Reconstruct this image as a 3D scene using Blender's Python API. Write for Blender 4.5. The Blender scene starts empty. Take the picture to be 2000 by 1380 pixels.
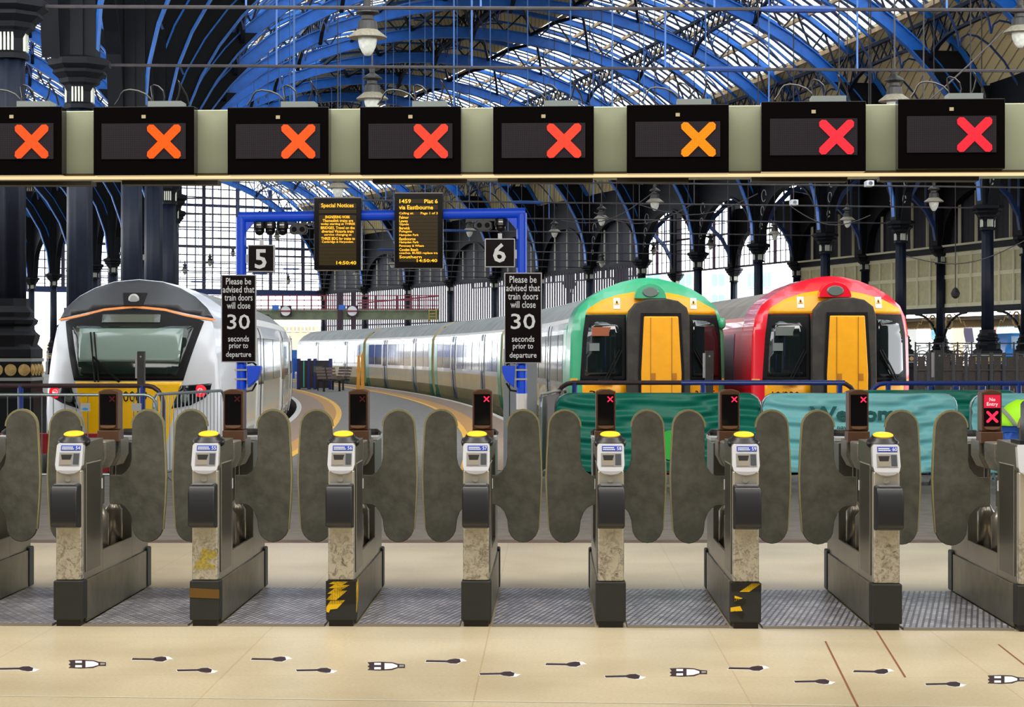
import bpy, math, random
from mathutils import Vector, Matrix, geometry
random.seed(7)
sin, cos, pi, sqrt = math.sin, math.cos, math.pi, math.sqrt
SC = bpy.context.scene
COL = SC.collection

# ------------------------------------------------------------------ camera, sky, light, exposure
F = 3786.0      # focal length in pixels of the 2000 px wide frame
EYE = 1.58
HOR = 687.0
cam_d = bpy.data.cameras.new('camera'); cam = bpy.data.objects.new('camera', cam_d); COL.objects.link(cam)
cam_d.sensor_width = 36; cam_d.sensor_fit = 'HORIZONTAL'; cam_d.lens = 36 * F / 2000
cam_d.clip_start = .05; cam_d.clip_end = 2000
cam.location = (0, 0, EYE); cam.rotation_euler = (pi / 2, 0, 0); cam_d.shift_y = -(690 - HOR) / 2000
SC.camera = cam
w = bpy.data.worlds.new('overcast_sky'); SC.world = w; w.use_nodes = True
wn = w.node_tree.nodes; wl = w.node_tree.links
bg = wn['Background']; bg.inputs['Color'].default_value = (.93, .965, 1, 1); bg.inputs['Strength'].default_value = 7.0
SC.view_settings.view_transform = 'Standard'; SC.view_settings.look = 'None'
SC.view_settings.exposure = -0.3; SC.view_settings.gamma = 1; SC.view_settings.use_curve_mapping = False
SC.cycles.max_bounces = 6; SC.cycles.diffuse_bounces = 3; SC.cycles.glossy_bounces = 3
SC.cycles.transparent_max_bounces = 8; SC.cycles.transmission_bounces = 4; SC.cycles.caustics_reflective = False; SC.cycles.caustics_refractive = False
SC.cycles.use_denoising = True

def area_light(name, loc, rot, sx, sy, power, col=(1, .93, .8)):
    d = bpy.data.lights.new(name, 'AREA'); d.shape = 'RECTANGLE'; d.size = sx; d.size_y = sy; d.energy = power; d.color = col
    o = bpy.data.objects.new(name, d); COL.objects.link(o); o.location = loc; o.rotation_euler = rot
    return o
# the lamps under the concourse roof, and an added fill light
area_light('concourse_lamps', (0, 7, 6.6), (0, 0, 0), 18, 12, 980, (1, .95, .86))
area_light('barrier_fill_light', (0, 10.5, 6.5), (math.radians(48), 0, 0), 18, 3, 1900, (1, .97, .93))  # unseen fill, added to brighten the signs and barriers beyond the gates

# ------------------------------------------------------------------ colour and materials
def hexc(h):
    h = h.lstrip('#')
    v = [int(h[i:i + 2], 16) / 255 for i in (0, 2, 4)]
    return tuple((c / 12.92 if c <= .04045 else ((c + .055) / 1.055) ** 2.4) for c in v)
MATS = {}
def P(name, col, rough=.5, metal=0., var=0., scale=6., bump=0., bscale=40., col2=None, stretch=None, alpha=None, emis=None, estr=0., coat=0., spec=.5):
    if name in MATS: return MATS[name]
    if isinstance(col, str): col = hexc(col)
    if isinstance(col2, str): col2 = hexc(col2)
    m = bpy.data.materials.new(name); m.use_nodes = True; MATS[name] = m
    nt = m.node_tree; n = nt.nodes; l = nt.links; b = n['Principled BSDF']
    b.inputs['Base Color'].default_value = (*col, 1); b.inputs['Roughness'].default_value = rough; b.inputs['Metallic'].default_value = metal
    b.inputs['Coat Weight'].default_value = coat; b.inputs['Specular IOR Level'].default_value = spec
    if emis: b.inputs['Emission Color'].default_value = (*emis, 1); b.inputs['Emission Strength'].default_value = estr
    if alpha is not None: b.inputs['Alpha'].default_value = alpha
    if var or bump or col2:
        tc = n.new('ShaderNodeTexCoord'); src = tc.outputs['Object']
        if stretch:
            mp = n.new('ShaderNodeMapping'); mp.inputs['Scale'].default_value = stretch; l.new(src, mp.inputs[0]); src = mp.outputs[0]
        if var or col2:
            nz = n.new('ShaderNodeTexNoise'); nz.inputs['Scale'].default_value = scale; nz.inputs['Detail'].default_value = 6; nz.inputs['Roughness'].default_value = .6
            l.new(src, nz.inputs['Vector'])
            rp = n.new('ShaderNodeValToRGB'); rp.color_ramp.elements[0].position = .38; rp.color_ramp.elements[1].position = .62
            c2 = col2 if col2 else tuple(c * (1 - var) for c in col)
            rp.color_ramp.elements[0].color = (*c2, 1); rp.color_ramp.elements[1].color = (*col, 1)
            l.new(nz.outputs[0], rp.inputs[0]); l.new(rp.outputs[0], b.inputs['Base Color'])
        if bump:
            nb = n.new('ShaderNodeTexNoise'); nb.inputs['Scale'].default_value = bscale; nb.inputs['Detail'].default_value = 3
            l.new(src, nb.inputs['Vector'])
            bp = n.new('ShaderNodeBump'); bp.inputs['Strength'].default_value = bump; bp.inputs['Distance'].default_value = .02
            l.new(nb.outputs[0], bp.inputs['Height']); l.new(bp.outputs[0], b.inputs['Normal'])
    return m
def E(name, col, s, base=(.0, .0, .0)):
    return P(name, base, .5, emis=col, estr=s)

# ------------------------------------------------------------------ mesh builder
class MB:
    def __init__(s, M=None): s.v = []; s.f = []; s.mi = []; s.M = M; s.cur = 0
    def pt(s, p):
        p = Vector(p); s.v.append(s.M @ p if s.M else p); return len(s.v) - 1
    def face(s, *ids): s.f.append(tuple(ids)); s.mi.append(s.cur)
    def hexa(s, ps):
        a = [s.pt(p) for p in ps]
        for q in ((0, 3, 2, 1), (4, 5, 6, 7), (0, 1, 5, 4), (1, 2, 6, 5), (2, 3, 7, 6), (3, 0, 4, 7)): s.face(*[a[i] for i in q])
    def box(s, x0, x1, y0, y1, z0, z1):
        s.hexa([(x0, y0, z0), (x1, y0, z0), (x1, y1, z0), (x0, y1, z0), (x0, y0, z1), (x1, y0, z1), (x1, y1, z1), (x0, y1, z1)])
    def bar(s, p, q, wd, ht=None, up=(0, 0, 1)):
        p = Vector(p); q = Vector(q); ht = ht or wd; d = (q - p).normalized(); u = Vector(up)
        if abs(d.dot(u)) > .97: u = Vector((1, 0, 0))
        a = d.cross(u).normalized() * wd / 2; b = a.normalized().cross(d) * ht / 2
        s.hexa([p - a - b, p + a - b, p + a + b, p - a + b, q - a - b, q + a - b, q + a + b, q - a + b])
    def path(s, pts, wd, ht, up=(0, 0, 1)):            # rectangular section swept along a path
        pts = [Vector(p) for p in pts]; rings = []
        for i, p in enumerate(pts):
            d = (pts[min(i + 1, len(pts) - 1)] - pts[max(i - 1, 0)]).normalized()
            u = Vector(up(i) if callable(up) else up); a = d.cross(u)
            if a.length < 1e-4: a = Vector((1, 0, 0))
            a = a.normalized() * wd / 2; b = a.normalized().cross(d) * ht / 2
            rings.append([s.pt(p - a - b), s.pt(p + a - b), s.pt(p + a + b), s.pt(p - a + b)])
        for r0, r1 in zip(rings, rings[1:]):
            for j in range(4): s.face(r0[j], r0[(j + 1) % 4], r1[(j + 1) % 4], r1[j])
        s.face(*rings[0][::-1]); s.face(*rings[-1])
    def tube(s, pts, r, n=8, cap=True):
        pts = [Vector(p) for p in pts]; rings = []; pa = None
        for i, p in enumerate(pts):
            d = (pts[min(i + 1, len(pts) - 1)] - pts[max(i - 1, 0)]).normalized()
            if pa is None:
                pa = d.orthogonal().normalized()
            a = (pa - d * pa.dot(d)).normalized(); pa = a; b = d.cross(a); rr = r[i] if isinstance(r, (list, tuple)) else r
            rings.append([s.pt(p + (a * cos(2 * pi * k / n) + b * sin(2 * pi * k / n)) * rr) for k in range(n)])
        for r0, r1 in zip(rings, rings[1:]):
            for j in range(n): s.face(r0[j], r0[(j + 1) % n], r1[(j + 1) % n], r1[j])
        if cap: s.face(*rings[0][::-1]); s.face(*rings[-1])
    def lathe(s, prof, c=(0, 0, 0), n=16, lobe=0., nl=8, ang=0.):
        rings = []; cx, cy, cz = c
        for r, z in prof:
            rings.append([s.pt((cx + r * (1 + lobe * cos(nl * 2 * pi * k / n)) * cos(2 * pi * k / n + ang), cy + r * (1 + lobe * cos(nl * 2 * pi * k / n)) * sin(2 * pi * k / n + ang), cz + z)) for k in range(n)])
        for r0, r1 in zip(rings, rings[1:]):
            for j in range(n): s.face(r0[j], r0[(j + 1) % n], r1[(j + 1) % n], r1[j])
        s.face(*rings[0][::-1]); s.face(*rings[-1])
    def prism(s, poly, fn, d0, d1):                     # poly of (a, b); fn(a, b, d) -> point
        n = len(poly)
        A = [s.pt(fn(a, b, d0)) for a, b in poly]; B = [s.pt(fn(a, b, d1)) for a, b in poly]
        tri = geometry.tessellate_polygon([[Vector((a, b, 0)) for a, b in poly]])
        for t in tri: s.face(*[A[i] for i in t]); s.face(*[B[i] for i in reversed(t)])
        for i in range(n): s.face(A[i], B[i], B[(i + 1) % n], A[(i + 1) % n])
    def patch(s, poly, fn, thick=.03, step=.12):        # curved panel: fn(x, z, d) -> point, d = distance behind the skin
        xs = [p[0] for p in poly]; zs = [p[1] for p in poly]; vs = []
        m = len(poly)
        for i in range(m):
            a = Vector(poly[i]); b = Vector(poly[(i + 1) % m]); k = max(1, int((b - a).length / step))
            for j in range(k): vs.append(a.lerp(b, j / k))
        nb = len(vs); ed = [(i, (i + 1) % nb) for i in range(nb)]
        bd = list(vs); x = min(xs) + step / 2
        def inside(px, pz):
            c = False
            for i in range(nb):
                a = bd[i]; b = bd[i - 1]
                if (a[1] > pz) != (b[1] > pz) and px < (b[0] - a[0]) * (pz - a[1]) / (b[1] - a[1]) + a[0]: c = not c
            return c
        while x < max(xs):
            z = min(zs) + step / 2
            while z < max(zs):
                if inside(x, z) and min((Vector((x, z)) - q).length for q in bd) > step * .4: vs.append(Vector((x, z)))
                z += step
            x += step
        V, _, Fc, *_ = geometry.delaunay_2d_cdt(vs, ed, [], 1, 1e-6)
        A = [s.pt(fn(p[0], p[1], 0)) for p in V]; B = [s.pt(fn(p[0], p[1], thick)) for p in V]
        cnt = {}
        for t in Fc:
            s.face(*[A[i] for i in t]); s.face(*[B[i] for i in reversed(t)])
            for i in range(len(t)):
                e = (t[i], t[(i + 1) % len(t)]); cnt[e] = 1
        for (a, b) in cnt:
            if (b, a) not in cnt: s.face(A[b], A[a], B[a], B[b])
    def build(s, name, mat, parent=None, smooth=False, bevel=0., seg=2, loc=None):
        me = bpy.data.meshes.new(name); me.from_pydata([tuple(p) for p in s.v], [], s.f)
        mats = mat if isinstance(mat, (list, tuple)) else [mat]
        for m in mats: me.materials.append(m)
        if len(mats) > 1: me.polygons.foreach_set('material_index', s.mi)
        me.validate(); me.update()
        import bmesh
        bm = bmesh.new(); bm.from_mesh(me); bmesh.ops.recalc_face_normals(bm, faces=bm.faces); bm.to_mesh(me); bm.free()
        if smooth: me.polygons.foreach_set('use_smooth', [True] * len(me.polygons))
        o = bpy.data.objects.new(name, me); COL.objects.link(o)
        if parent: o.parent = parent
        if loc is not None: o.location = loc
        if smooth and smooth != 'all':
            md = o.modifiers.new('edges', 'EDGE_SPLIT'); md.split_angle = math.radians(38)
        if bevel:
            md = o.modifiers.new('bevel', 'BEVEL'); md.width = bevel; md.segments = seg; md.limit_method = 'ANGLE'; md.angle_limit = math.radians(40)
            if not smooth: me.polygons.foreach_set('use_smooth', [True] * len(me.polygons)); md.harden_normals = True
        return o

def tag(o, label=None, cat=None, group=None, kind=None):
    if label: o['label'] = label
    if cat: o['category'] = cat
    if group: o['group'] = group
    if kind: o['kind'] = kind
    return o
def thing(name, label, cat, loc=(0, 0, 0), rz=0., group=None):
    o = bpy.data.objects.new(name, None); COL.objects.link(o); o.location = loc; o.rotation_euler = (0, 0, rz); o.empty_display_size = .2
    return tag(o, label, cat, group)
def copy_tree(o, parent=None):
    c = o.copy(); COL.objects.link(c)
    if parent: c.parent = parent
    for ch in list(o.children): copy_tree(ch, c)
    return c
def structure(o): o['kind'] = 'structure'; return o

_fonts = {}
def text(s, mat, name, parent, box, fn, depth=.004, bold=0.):
    """Lettering fitted in box=(x0, x1, z0, z1) and mapped by fn(x, z, d)."""
    cu = bpy.data.curves.new('lettering', 'FONT'); cu.body = s; cu.size = 1; cu.offset = bold; cu.resolution_u = 2
    cu.align_x = 'CENTER'; cu.space_line = .95
    ob = bpy.data.objects.new('lettering', cu); COL.objects.link(ob)
    dg = bpy.context.evaluated_depsgraph_get(); me = bpy.data.meshes.new_from_object(ob.evaluated_get(dg))
    bpy.data.objects.remove(ob); bpy.data.curves.remove(cu)
    xs = [v.co.x for v in me.vertices]; ys = [v.co.y for v in me.vertices]
    x0, x1, y0, y1 = min(xs), max(xs), min(ys), max(ys)
    for v in me.vertices:
        a = box[0] + (v.co.x - x0) / (x1 - x0) * (box[1] - box[0]); b = box[2] + (v.co.y - y0) / (y1 - y0) * (box[3] - box[2])
        v.co = Vector(fn(a, b, -depth))
    me.materials.append(mat); me.name = name
    o = bpy.data.objects.new(name, me); COL.objects.link(o)
    if parent: o.parent = parent
    return o
def front(y):                                           # plane facing the camera
    return lambda a, b, d=0.: Vector((a, y + d, b))

# pixel + distance -> place in the station
def at(px, py, Y): return Vector(((px - 1000) / F * Y, Y, EYE + (HOR - py) / F * Y))
def floor_at(px, py, z=0.):
    Y = F * (EYE - z) / (py - HOR); return Vector(((px - 1000) / F * Y, Y, z))
# the curved platforms and roof all follow one circle: offset o to the right of the line, angle th along it
RC = 285.0
def S(o, th, z=0.): return Vector((-RC + (RC + o) * cos(th), 25 + (RC + o) * sin(th), z))
def Mframe(o, th, z=0.):
    m = Matrix.Rotation(th, 4, 'Z'); m.translation = S(o, th, z); return m
# ------------------------------------------------------------------ shared materials
def concourse_tiles():
    m = P('cream_terrazzo', '#d3c6a8', .34, var=.14, scale=55, bump=.02, bscale=60)
    nt = m.node_tree; n = nt.nodes; l = nt.links; b = n['Principled BSDF']
    tc = n.new('ShaderNodeTexCoord'); sx = n.new('ShaderNodeTexNoise'); sx.inputs['Scale'].default_value = .9; sx.inputs['Detail'].default_value = 4
    l.new(tc.outputs['Object'], sx.inputs['Vector'])
    mx = n.new('ShaderNodeMixRGB'); mx.blend_type = 'MULTIPLY'; mx.inputs[0].default_value = 1
    old = b.inputs['Base Color'].links[0].from_socket
    rp = n.new('ShaderNodeValToRGB'); rp.color_ramp.elements[0].color = (.8, .78, .74, 1); rp.color_ramp.elements[1].color = (1, 1, 1, 1); rp.color_ramp.elements[0].position = .35; rp.color_ramp.elements[1].position = .6
    l.new(sx.outputs[0], rp.inputs[0]); l.new(old, mx.inputs[1]); l.new(rp.outputs[0], mx.inputs[2])
    br = n.new('ShaderNodeTexBrick'); br.inputs['Scale'].default_value = 1; br.offset = 0; br.inputs['Mortar Size'].default_value = .004; br.inputs['Brick Width'].default_value = 1.25; br.inputs['Row Height'].default_value = 1.25
    br.inputs['Color1'].default_value = (1, 1, 1, 1); br.inputs['Color2'].default_value = (.97, .97, .96, 1); br.inputs['Mortar'].default_value = (.82, .74, .64, 1)
    mp = n.new('ShaderNodeMapping'); mp.inputs['Location'].default_value = (.35, .55, 0); mp.inputs['Rotation'].default_value = (0, 0, .02)
    l.new(tc.outputs['Object'], mp.inputs[0]); l.new(mp.outputs[0], br.inputs['Vector'])
    m2 = n.new('ShaderNodeMixRGB'); m2.blend_type = 'MULTIPLY'; m2.inputs[0].default_value = .8
    l.new(mx.outputs[0], m2.inputs[1]); l.new(br.outputs[0], m2.inputs[2]); l.new(m2.outputs[0], b.inputs['Base Color'])
    return m
def tread_metal():
    m = P('tread_plate_metal', (.5, .49, .51), .38, .2)
    n = m.node_tree.nodes; l = m.node_tree.links; b = n['Principled BSDF']
    tc = n.new('ShaderNodeTexCoord'); mp = n.new('ShaderNodeMapping'); mp.inputs['Rotation'].default_value = (0, 0, pi / 2 + .22); l.new(tc.outputs['Object'], mp.inputs[0])
    br = n.new('ShaderNodeTexBrick'); br.inputs['Scale'].default_value = 1; br.offset = .5; br.inputs['Brick Width'].default_value = .075; br.inputs['Row Height'].default_value = .034
    br.inputs['Mortar Size'].default_value = .007; br.inputs['Mortar Smooth'].default_value = .3
    br.inputs['Color1'].default_value = (.85, .84, .86, 1); br.inputs['Color2'].default_value = (.5, .49, .53, 1); br.inputs['Mortar'].default_value = (.2, .19, .22, 1); l.new(mp.outputs[0], br.inputs['Vector'])
    nz = n.new('ShaderNodeTexNoise'); nz.inputs['Scale'].default_value = 5; nz.inputs['Detail'].default_value = 5; l.new(tc.outputs['Object'], nz.inputs['Vector'])
    rp = n.new('ShaderNodeValToRGB'); rp.color_ramp.elements[0].color = (.6, .58, .6, 1); rp.color_ramp.elements[1].color = (1, 1, 1, 1); rp.color_ramp.elements[0].position = .35; rp.color_ramp.elements[1].position = .6; l.new(nz.outputs[0], rp.inputs[0])
    mx = n.new('ShaderNodeMixRGB'); mx.blend_type = 'MULTIPLY'; mx.inputs[0].default_value = 1; l.new(br.outputs[0], mx.inputs[1]); l.new(rp.outputs[0], mx.inputs[2]); l.new(mx.outputs[0], b.inputs['Base Color'])
    iv = n.new('ShaderNodeMath'); iv.operation = 'SUBTRACT'; iv.inputs[0].default_value = 1; l.new(br.outputs['Fac'], iv.inputs[1])
    bp = n.new('ShaderNodeBump'); bp.inputs['Strength'].default_value = .8; bp.inputs['Distance'].default_value = .006; l.new(iv.outputs[0], bp.inputs['Height']); l.new(bp.outputs[0], b.inputs['Normal'])
    return m
def scuffed_steel():
    m = P('scuffed_steel', (.66, .6, .5), .36, .55, stretch=(1, 1, .25))
    n = m.node_tree.nodes; l = m.node_tree.links; b = n['Principled BSDF']
    tc = n.new('ShaderNodeTexCoord'); oi = n.new('ShaderNodeObjectInfo')
    ad = n.new('ShaderNodeVectorMath'); ad.operation = 'ADD'; l.new(tc.outputs['Object'], ad.inputs[0]); 
    ml = n.new('ShaderNodeVectorMath'); ml.operation = 'SCALE'; ml.inputs[0].default_value = (13, 7, 5); l.new(oi.outputs['Random'], ml.inputs['Scale']); l.new(ml.outputs[0], ad.inputs[1])
    nz = n.new('ShaderNodeTexNoise'); nz.inputs['Scale'].default_value = 26; nz.inputs['Detail'].default_value = 8; nz.inputs['Roughness'].default_value = .75; nz.inputs['Distortion'].default_value = 1.2
    l.new(ad.outputs[0], nz.inputs['Vector'])
    sz = n.new('ShaderNodeSeparateXYZ'); l.new(tc.outputs['Object'], sz.inputs[0])
    lo = n.new('ShaderNodeMapRange'); lo.inputs[1].default_value = .62; lo.inputs[2].default_value = .45; lo.inputs[3].default_value = 0; lo.inputs[4].default_value = 1; l.new(sz.outputs[2], lo.inputs[0])
    rp = n.new('ShaderNodeValToRGB'); rp.color_ramp.elements[0].position = .46; rp.color_ramp.elements[1].position = .68; l.new(nz.outputs[0], rp.inputs[0])
    mu = n.new('ShaderNodeMath'); mu.operation = 'MULTIPLY'; l.new(rp.outputs[0], mu.inputs[0]); l.new(lo.outputs[0], mu.inputs[1])
    mx = n.new('ShaderNodeMixRGB'); mx.inputs[1].default_value = (.7, .67, .6, 1); mx.inputs[2].default_value = (.13, .11, .085, 1); l.new(mu.outputs[0], mx.inputs[0]); l.new(mx.outputs[0], b.inputs['Base Color'])
    return m
def boards(name, c1, c2, sc, bump=.4, direction='X'):
    m = P(name, c1, .7)
    n = m.node_tree.nodes; l = m.node_tree.links; b = n['Principled BSDF']; tc = n.new('ShaderNodeTexCoord')
    wv = n.new('ShaderNodeTexWave'); wv.inputs['Scale'].default_value = sc; wv.bands_direction = direction; wv.wave_profile = 'SAW'; l.new(tc.outputs['Object'], wv.inputs['Vector'])
    rp = n.new('ShaderNodeValToRGB'); rp.color_ramp.elements[0].color = (*hexc(c2), 1); rp.color_ramp.elements[1].color = (*hexc(c1), 1); rp.color_ramp.elements[0].position = .03; rp.color_ramp.elements[1].position = .2
    l.new(wv.outputs[0], rp.inputs[0]); l.new(rp.outputs[0], b.inputs['Base Color'])
    return m
def dots(name, base, col, s, n_per_m=150.):
    """LED matrix: lit round dots on a dark face."""
    m = P(name, base, .4); n = m.node_tree.nodes; l = m.node_tree.links; b = n['Principled BSDF']; tc = n.new('ShaderNodeTexCoord')
    mp = n.new('ShaderNodeVectorMath'); mp.operation = 'SCALE'; mp.inputs['Scale'].default_value = n_per_m; l.new(tc.outputs['Object'], mp.inputs[0])
    fr = n.new('ShaderNodeVectorMath'); fr.operation = 'FRACTION'; l.new(mp.outputs[0], fr.inputs[0])
    sp = n.new('ShaderNodeSeparateXYZ'); l.new(fr.outputs[0], sp.inputs[0]); cb = n.new('ShaderNodeCombineXYZ'); l.new(sp.outputs[0], cb.inputs[0]); l.new(sp.outputs[2], cb.inputs[1])
    ds = n.new('ShaderNodeVectorMath'); ds.operation = 'DISTANCE'; ds.inputs[1].default_value = (.5, .5, 0); l.new(cb.outputs[0], ds.inputs[0])
    mr = n.new('ShaderNodeMapRange'); mr.inputs[1].default_value = .5; mr.inputs[2].default_value = .3; mr.inputs[3].default_value = .25; mr.inputs[4].default_value = 1; l.new(ds.outputs['Value'], mr.inputs[0])
    mu = n.new('ShaderNodeMath'); mu.operation = 'MULTIPLY'; mu.inputs[1].default_value = s; l.new(mr.outputs[0], mu.inputs[0])
    b.inputs['Emission Color'].default_value = (*col, 1); l.new(mu.outputs[0], b.inputs['Emission Strength'])
    return m

TERRAZZO = concourse_tiles()
TARMAC = P('platform_tarmac', '#807a73', .8, var=.22, scale=5, bump=.12, bscale=90)
TARMAC_OLD = P('old_brown_tarmac', '#6a5750', .85, var=.3, scale=7, bump=.15, bscale=80)
NAVY = P('navy_iron_paint', '#121929', .5, spec=.25, var=.35, scale=3, bump=.1, bscale=20)
NAVY_DK = P('dark_navy_and_shade', '#090b12', .6, spec=.2, var=.4, scale=3, bump=.1, bscale=14)  # dark navy iron; on the rib spandrels it stands in for shade
BLUE = P('blue_iron_paint', '#136ac8', .38, var=.25, scale=2.5)
BLUE_LT = P('pale_blue_iron_edge', '#5f93cf', .5, var=.2)
BLUEB = P('bright_blue_tube', '#0850f0', .4)
CAPW = P('cream_fluting', '#c9cbb9', .6)
GOLD = P('gilded_roundel', '#b99a5c', .5, var=.3, scale=20)
GREYBAND = P('grey_band_paint', '#7f8280', .6)
IRONBLK = P('dark_railing_iron', '#2a2523', .6, var=.2)
GLASSROOF = None
def clear_glass(name, tint, refl, rough=.03):
    m = bpy.data.materials.new(name); m.use_nodes = True; n = m.node_tree.nodes; l = m.node_tree.links; n.clear()
    out = n.new('ShaderNodeOutputMaterial'); tr = n.new('ShaderNodeBsdfTransparent'); tr.inputs[0].default_value = (*tint, 1)
    gl = n.new('ShaderNodeBsdfGlossy'); gl.inputs['Roughness'].default_value = rough; mx = n.new('ShaderNodeMixShader'); mx.inputs[0].default_value = refl
    l.new(tr.outputs[0], mx.inputs[1]); l.new(gl.outputs[0], mx.inputs[2]); l.new(mx.outputs[0], out.inputs[0]); return m
GLASSROOF = clear_glass('roof_glass', (.9, .93, .95), .05)

# ------------------------------------------------------------------ floors
m = MB(); m.box(-9, 9, 1, 16.05, -.12, 0); structure(m.build('floor', TERRAZZO))
m = MB(); m.box(-22, 22, -14, 27, 6.75, 6.9); structure(m.build('ceiling', P('concourse_ceiling', '#b9b19c', .8)))  # unseen concourse roof, added to keep the open sky off the gates
m = MB(); m.box(-22, 22, -14.2, -14, -.1, 6.9); structure(m.build('wall_back', P('light_block_wall', '#4a443b', .8)))  # unseen, added to stop sky light from behind hitting the gate fronts
m = MB(); m.box(-22.2, -22, -14, 24, -.1, 6.9); structure(m.build('wall_left', P('light_block_wall', '#4a443b', .8)))  # unseen, added to block sky light from the left
m = MB(); m.box(22, 22.2, -14, 24, -.1, 6.9); structure(m.build('wall_right', P('light_block_wall', '#4a443b', .8)))  # unseen, added to block sky light from the right
m = MB(); m.box(-22, 22, -14, 16.04, -.16, -.006); structure(m.build('floor', TERRAZZO))
m = MB(); m.box(-14, 30, 16.05, 25.2, -.14, -.004); structure(m.build('floor', TARMAC))
m = MB(); m.box(-14, 30, 16.05, 16.32, -.1, .0); structure(m.build('floor', TARMAC_OLD))
def ribbon(mb, o0, o1, z, t0, t1, n, depth=0.):
    pr = None
    for i in range(n + 1):
        th = t0 + (t1 - t0) * i / n
        r = [mb.pt(S(o0, th, z)), mb.pt(S(o1, th, z))] + ([mb.pt(S(o1, th, z - depth)), mb.pt(S(o0, th, z - depth))] if depth else [])
        if pr:
            k = len(r)
            if k == 2: mb.face(pr[0], pr[1], r[1], r[0])
            else:
                for j in range(4): mb.face(pr[j], pr[(j + 1) % 4], r[(j + 1) % 4], r[j])
        elif depth: mb.face(*r)
        pr = r
    if depth: mb.face(*pr[::-1])
EDGEW = P('platform_edge_white', '#d8d4cc', .7, var=.15, scale=12)
PAVER = P('brown_platform_pavers', '#a08672', .8, var=.2, scale=10, bump=.1)
TACT = P('tan_tactile_paving', '#c9924c', .75, var=.2, scale=14, bump=.3, bscale=30)
YELLOWL = P('yellow_line_paint', '#f0b32c', .6, var=.1, scale=20)
CONC = P('platform_edge_concrete', '#5d564f', .9, var=.3, scale=4)
T1 = .85
m = MB(); ribbon(m, -4.5, .62, -.003, .0, T1, 80, .9); structure(m.build('floor', TARMAC))
for a, b_, mt in ((-4.5, -4.36, EDGEW), (-4.36, -3.72, PAVER), (-3.72, -3.42, TACT), (-3.42, -3.28, YELLOWL), (.48, .62, EDGEW), (-.2, .48, PAVER), (-.58, -.2, TACT), (-.7, -.58, YELLOWL)):
    m = MB(); ribbon(m, a, b_, .004, .003, T1, 80, .004); structure(m.build('floor', mt))
m = MB(); ribbon(m, 7.6, 60, -.003, .0, .62, 60, .9); structure(m.build('floor', TARMAC))
m = MB(); ribbon(m, -60, -7.6, -.003, .0, .62, 60, .9); structure(m.build('floor', TARMAC))
BALLAST = P('track_ballast', '#4a423b', .95, var=.5, scale=30, bump=.8, bscale=60)
m = MB(); m.box(-200, 200, 25.2, 480, -1.1, -.95); structure(m.build('floor', BALLAST))
RAILM = P('rail_steel', '#5b4e46', .4, .7)
for nm, oc in (('left', -6.07), ('middle', 2.66), ('right', 5.85)):
    t = thing('railway_track', {'left': 'railway track under the white train', 'middle': 'railway track under the green train', 'right': 'railway track under the red train'}[nm], 'track', S(oc, 0, -.95))
    inv = Matrix.Translation(-S(oc, 0, -.95))
    for sgn in (-1, 1):
        m = MB(inv); m.path([S(oc + sgn * .7175, .012 + i * .0105, -.86) for i in range(60)], .07, .15); m.build('rail', RAILM, t)
m = MB(); m.box(-7.6, -4.5, 25.0, 25.2, -1, -.004); m.box(.62, 7.6, 25.0, 25.2, -1, -.004); structure(m.build('wall_track_end', CONC))

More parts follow.
